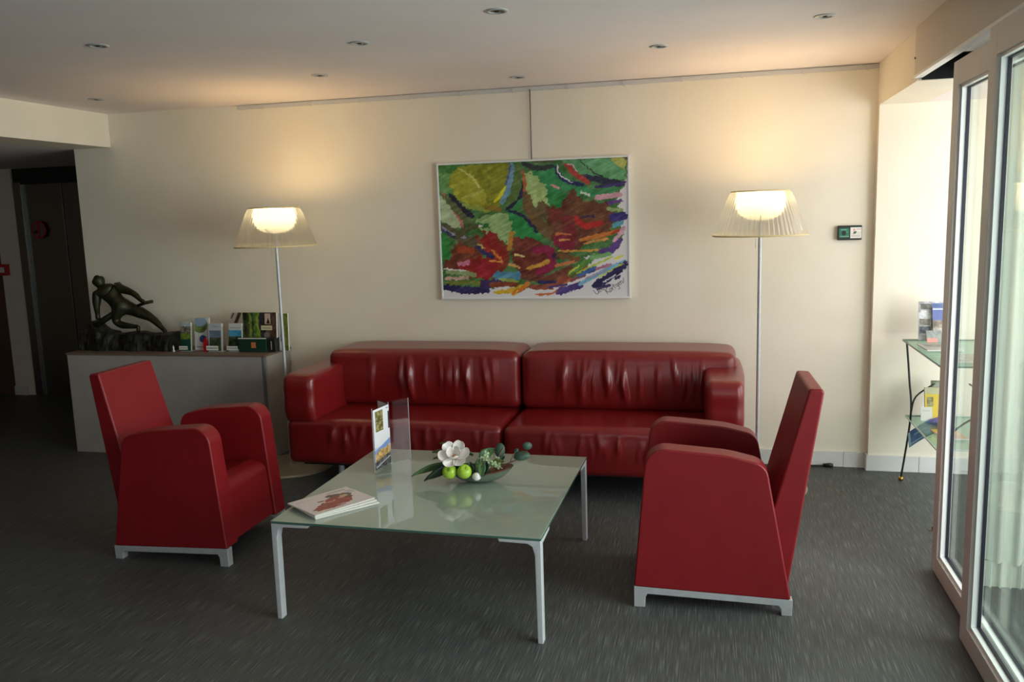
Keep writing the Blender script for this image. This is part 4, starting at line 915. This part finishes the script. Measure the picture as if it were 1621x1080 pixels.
P = Pic(50, 120, 40, (196, 200, 204)); P.rect(0, 0, 50, 28, (190, 194, 200)); scribble(P, 12, 10, 26, 6, (120, 120, 130), seed=2); P.rect(3, 30, 47, 66, (104, 118, 140), var=14, vs=12); P.rect(3, 60, 47, 104, (70, 82, 58), var=22, vs=7); P.rect(3, 96, 47, 118, (100, 110, 40))
holder('brochure', -3.515, 5.285, .105, .20, P, 'pale blue hill-view brochure in the middle acrylic holder', 'brochure', ticket=(-.014, .012, .095, .032), group=GR)
P = Pic(60, 140, 40, (206, 196, 184)); P.stroke([(44, 0), (18, 70), (6, 120)], 16, (84, 64, 50)); P.stroke([(14, 4), (6, 20)], 7, (110, 84, 66)); P.rect(0, 60, 60, 140, (150, 156, 150), a=.5, var=30, vs=9)
holder('brochure', -3.425, 5.385, .105, .262, P, 'tall white and brown leaflet leaning behind the acrylic holders', 'brochure', tilt=14, rz=-4, acrylic=False, group=GR)
P = Pic(50, 120, 40, (200, 206, 208)); P.rect(0, 0, 50, 30, (206, 208, 204)); scribble(P, 6, 16, 38, 6, (110, 110, 110), seed=12); P.rect(0, 30, 50, 58, (70, 150, 186), var=14, vs=9); P.rect(0, 56, 50, 112, (52, 66, 42), var=34, vs=6)
holder('brochure', -3.362, 5.30, .10, .20, P, 'sea-blue coast brochure in the acrylic holder left of the green box', 'brochure', ticket=(-.014, .012, .088, .028), group=GR)
P = Pic(140, 110, 90, (52, 62, 26)); P.rect(0, 0, 140, 110, (58, 64, 30), var=34, vs=9); 
for k, (x_, c_) in enumerate(((10, (30, 40, 20)), (28, (120, 140, 50)), (45, (60, 110, 90)), (52, (92, 120, 30)), (66, (130, 150, 60)), (78, (50, 50, 60)), (92, (40, 28, 22)))): P.stroke([(x_, 0), (x_ + 6 * math.sin(k), 50), (x_ + 4, 108)], 11, c_, warp=4, var=20, vs=8)
P.rect(96, 0, 140, 110, (84, 62, 46), var=22, vs=10); P.rect(92, 4, 116, 46, (206, 180, 168)); P.poly([(98, 44), (106, 20), (114, 44)], (60, 26, 26)); P.rect(76, 52, 122, 70, (214, 206, 170)); scribble(P, 82, 58, 34, 7, (90, 80, 60), seed=3); P.ell(100, 88, 12, 12, (120, 110, 100))
holder('picture_folder', -3.262, 5.33, .262, .20, P, 'wide green and brown plant-photo folder standing behind the dark green box', 'folder', tilt=5, acrylic=False, group=GR).location.z = CTZ + .075
gb = empty('green_card_box', (-3.275, 5.285, CTZ + .001))
box('box_body', (0, 0, 0), (.215, .10, .098), M['greenbox'], gb, bevel=.002); box('box_body', (.218, .012, 0), (.278, .095, .096), M['blackmetal'], gb, bevel=.002)
box('white_edge', (0, -.002, .094), (.215, .008, .1), M['paper'], gb); box('orange_card', (.10, -.002, .03), (.135, 0, .07), M['orange'], gb); box('brochure_ledge', (.0, .04, .098), (.262, .08, .0985), M['greenbox'], gb)
bm = bmesh.new()
for k in range(6): add_box(bm, (.246, .010, .02 + k * .010), (.252, .012, .026 + k * .010))
bm_obj('side_lettering', bm, M['paper'], gb)
tag(gb, 'dark green card box with small orange card on the right end of the counter', 'box')
P = Pic(40, 120, 30, (200, 200, 196)); P.stroke([(10, 0), (18, 40), (8, 100)], 12, (50, 44, 60), warp=3); P.rect(22, 0, 40, 120, (110, 122, 50), var=20, vs=9); P.rect(4, 90, 18, 112, (226, 224, 216))
holder('brochure', -2.990, 5.345, .07, .265, P, 'narrow olive and white brochure directly left of the lamp pole', 'brochure', tilt=3, acrylic=False, group=GR)
tg = empty('clear_stand', (-3.06, 5.455, CTZ + .001), R_(50)); 
for nm, a, b_ in (('upright', (0, 0, 0), (.06, .002, .20)), ('foot', (0, -.02, 0), (.06, .03, .002))): box(nm, a, b_, M['acrylic'], tg)
for xx in (0, .058): box('edge', (xx, -.0005, 0), (xx + .002, .0025, .20), M['acrylicedge'], tg)
tag(tg, 'empty clear acrylic stand at the right end of the counter behind the lamp pole', 'display stand')
# shallow glass ornament near statue's right end
ti = empty('tiny_glass_figure', (-3.79, 5.27, CTZ + .001)); V, Fc = lathe([(0, 0), (.010, 0), (.008, .01), (.004, .02), (.007, .032), (0, .04)], 14); mesh_obj('glass_body', V, Fc, M['acrylicedge'], ti, smooth=True); V, Fc = lathe([(0, .038), (.005, .042), (0, .048)], 10); mesh_obj('glass_tip', V, Fc, M['acrylicedge'], ti, smooth=True)
tag(ti, 'tiny clear glass figure in front of the statue base near its right end', 'ornament')

# ================================================================== BROCHURE RACK at the pier
rk = empty('brochure_rack', (1.09, 5.29, 0))
Z1, Z2 = .856, .401
def plate(z, x0, x1, y0, y1, th=.006): return box('shelf', (x0, y0, z - th), (x1, y1, z), M['shelfglass'], rk)
plate(Z1, -.02, .55, -.86, .02); plate(Z2, .01, .50, -.72, .02)
for (z, x0, x1, y0, y1) in ((Z1, -.02, .55, -.86, .02), (Z2, .01, .50, -.72, .02)):
    bm = bmesh.new(); add_box(bm, (x0 - .003, y0, z - .008), (x0, y1, z + .001)); add_box(bm, (x0, y0 - .003, z - .008), (x1, y0, z + .001)); add_box(bm, (x0, y1, z - .008), (x1, y1 + .003, z + .001)); add_box(bm, (x1, y0, z - .008), (x1 + .003, y1, z + .001))
    bm_obj('shelf_edge', bm, mat('dark_green_shelf_edge', srgb(70, 112, 92), .3) if z > .5 else M['acrylicedge'], rk)
for (sx, sy) in ((0, 0), (.5, 0), (0, -.82), (.5, -.82)):
    dx = 1 if sx == 0 else -1
    tube_obj('leg', smoothpath([(sx - dx * .006, sy, .015), (sx + dx * .035, sy, .40), (sx + dx * .02, sy, .62), (sx - dx * .002, sy, Z1 - .01)], 6), .006, M['blackmetal'], rk)
    bm = bmesh.new(); bmesh.ops.create_uvsphere(bm, u_segments=16, v_segments=10, radius=.015, matrix=Matrix.Translation((sx - dx * .006, sy, .015))); bm_obj('ball_foot', bm, M['brass'], rk, smooth=True)
    tube_obj('curved_brace', smoothpath([(sx + dx * .036, sy, .42), (sx + dx * .06, sy, .52), (sx + dx * .16, sy, .60)], 5), .005, M['blackmetal'], rk)
tag(rk, 'black wire rack with glass shelves and brass ball feet by the door pier', 'rack')
def sheetbox(name, M_, w_, h_, d_, pic, label, cat, group):
    r = empty(name); r.matrix_world = M_
    pic.sheet('cover', [(0, -.0005, h_), (w_, -.0005, h_), (w_, -.0005, 0), (0, -.0005, 0)], M['printgloss'], r); box('pages', (0, 0, 0), (w_, d_, h_), M['paper'], r); tag(r, label, cat, group); return r
def TR(x, y, z, rx=0, ry=0, rz=0): return Matrix.Translation((x, y, z)) @ Euler((0, 0, R_(rz))).to_matrix().to_4x4() @ Euler((0, R_(ry), 0)).to_matrix().to_4x4() @ Euler((R_(rx), 0, 0)).to_matrix().to_4x4()
G2 = 'brochures on the wire rack'
P = Pic(60, 100, 50, (190, 190, 190)); P.rect(0, 0, 60, 100, (176, 176, 180), var=40, vs=8)
for (a, b_, c, d, q) in ((4, 6, 28, 20, (90, 86, 80)), (6, 24, 26, 40, (200, 200, 204)), (2, 44, 24, 60, (110, 104, 92)), (2, 64, 26, 82, (84, 88, 100)), (28, 44, 56, 70, (96, 92, 80))): P.rect(a, b_, c, d, q, var=30, vs=5)
P.rect(28, 4, 60, 32, (90, 112, 160), var=14)
sheetbox('brochure', TR(1.145, 5.27, Z1 + .001, -8, 0, 0), .15, .225, .006, P, 'white brochure with many small photos leaning on the top rack shelf', 'brochure', G2)
P = Pic(60, 100, 50, (110, 104, 96)); P.rect(0, 0, 60, 40, (84, 100, 160), var=8); P.rect(0, 6, 60, 9, (200, 204, 220)); P.rect(0, 40, 60, 62, (110, 100, 84), var=46, vs=6); P.rect(0, 62, 60, 100, (176, 170, 160), var=40, vs=8)
sheetbox('brochure', TR(1.215, 5.235, Z1 + .001, -10, 0, 3), .13, .20, .006, P, 'blue-topped town brochure leaning on the top shelf of the wire rack', 'brochure', G2)
P = Pic(60, 40, 30, (70, 84, 60)); P.rect(0, 0, 60, 28, (70, 80, 62), var=34, vs=7); P.rect(0, 26, 40, 40, (206, 74, 40))
sheetbox('leaflet', TR(1.175, 5.19, Z1 + .001, -22, 0, 8), .085, .07, .004, P, 'small green and orange leaflet at the front of the top rack shelf', 'leaflet', G2)
P = Pic(60, 60, 30, (196, 190, 180)); P.rect(8, 8, 50, 30, (150, 146, 140), var=40, vs=6)
sheetbox('leaflet', TR(1.10, 4.85, Z1 + .012, -90, 0, 2), .18, .22, .006, P, 'pale leaflet lying flat on the near end of the top rack shelf', 'leaflet', G2)
P = Pic(60, 60, 30, (90, 96, 84)); P.rect(6, 6, 54, 54, (110, 104, 90), var=40, vs=6)
sheetbox('leaflet', TR(1.16, 4.50, Z1 + .012, -90, 0, 2), .18, .22, .006, P, 'dark leaflet lying flat on the rack beside the pale one', 'leaflet', G2)
P = Pic(50, 110, 40, (206, 176, 40)); P.rect(0, 0, 50, 24, (190, 184, 150), var=14); P.rect(6, 34, 26, 66, (120, 110, 60), var=40, vs=6); P.rect(0, 80, 22, 110, (196, 190, 176))
sheetbox('booklet', TR(1.19, 5.22, Z2 + .001, -16, 0, 0), .085, .185, .02, P, 'yellow booklet leaning on the lower shelf of the wire rack', 'booklet', G2)
P = Pic(50, 110, 40, (104, 108, 74)); P.rect(0, 0, 50, 110, (106, 108, 76), var=26, vs=10); P.rect(4, 6, 46, 20, (140, 146, 130))
sheetbox('booklet', TR(1.235, 5.27, Z2 + .001, -12, 0, 0), .10, .215, .02, P, 'olive grey booklet standing behind the yellow one on the rack', 'booklet', G2)
P = Pic(40, 90, 30, (200, 198, 190)); scribble(P, 6, 20, 26, 8, (120, 116, 110), 2, seed=4)
sheetbox('booklet', TR(1.155, 5.17, Z2 + .001, -16, 0, 0), .06, .08, .004, P, 'small white card in front of the yellow booklet on the rack', 'card', G2)
# drooping blue brochure
db = empty('drooping_brochure', (1.085, 5.16, Z2 - .02))
P = Pic(120, 60, 60, (70, 96, 140)); P.rect(0, 0, 70, 60, (66, 100, 146), var=22, vs=14); P.rect(70, 0, 120, 60, (104, 96, 140), var=16, vs=9); P.stroke([(6, 50), (60, 52)], 3, (170, 190, 200)); P.rect(2, 4, 8, 56, (150, 180, 190)); scribble(P, 20, 20, 40, 8, (190, 200, 210), seed=6)
def bend(Pp, u, v):
    Q = Pp.copy(); a = np.clip(u, 0, 1); Q[..., 0] = .0 + .19 * a; Q[..., 2] = -.05 + .085 * np.sin(a * 1.6) - .075 * v + .02 * a; Q[..., 1] = -.05 * v; return Q
P.sheet('cover', [(0, 0, 0), (.15, 0, 0), (.15, 0, -.05), (0, 0, -.05)], M['printgloss'], db, bend)
o = db.children[0]; s_ = o.modifiers.new('t', 'SOLIDIFY'); s_.thickness = .002; s_.offset = -1
tag(db, 'blue brochure drooping over the left end of the lower rack shelf', 'brochure', G2)
P = Pic(50, 50, 30, (190, 130, 90)); P.rect(5, 5, 45, 30, (200, 150, 70), var=30, vs=7)
sheetbox('leaflet', TR(1.17, 4.75, Z2 + .008, -90, 0, 4), .13, .20, .005, P, 'orange leaflet lying flat on the lower rack shelf', 'leaflet', G2)

# cable with plug on the floor by the baseboard
cp = empty('power_cable', (.73, 5.52, 0))
tube_obj('cord', smoothpath([(-.46, -.05, .006), (-.3, .0, .006), (-.12, -.005, .008), (-.04, .0, .010)], 6), .005, M['blackmetal'], cp)
tube_obj('plug', [(-.06, 0, .012), (-.02, 0, .013), (0, 0, .014)], [.010, .014, .011], M['blackmetal'], cp, n=10)
tag(cp, 'black power cable with plug lying by the skirting tiles behind the right armchair', 'cable')

# curtain in the vestibule behind the second door leaf
cu = empty('vestibule_curtain', (1.12, 3.82, 0)); V = []; Fc = []; n = 130
for i in range(n + 1):
    x_ = .85 * i / n; y_ = .018 * math.sin(i * .55) + .012 * math.sin(i * .21 + 1)
    V += [(x_, y_, .115), (x_, y_, 2.22)]
for i in range(n): Fc.append((2 * i, 2 * i + 2, 2 * i + 3, 2 * i + 1))
mesh_obj('cloth', V, Fc, M['curtain'], cu, smooth=True)
V = []; Fc = []; n = 220
for i in range(n + 1):
    x_ = .86 * i / n; k = (i % 10); y_ = -.01 + (.012 if k < 8 else -.004)
    V += [(x_, y_, .004), (x_, y_, .12)]
for i in range(n): Fc.append((2 * i, 2 * i + 2, 2 * i + 3, 2 * i + 1))
mesh_obj('pleated_hem', V, Fc, M['curtain'], cu)
tag(cu, 'white curtain with pleated hem seen through the nearest sliding glass door', 'curtain')
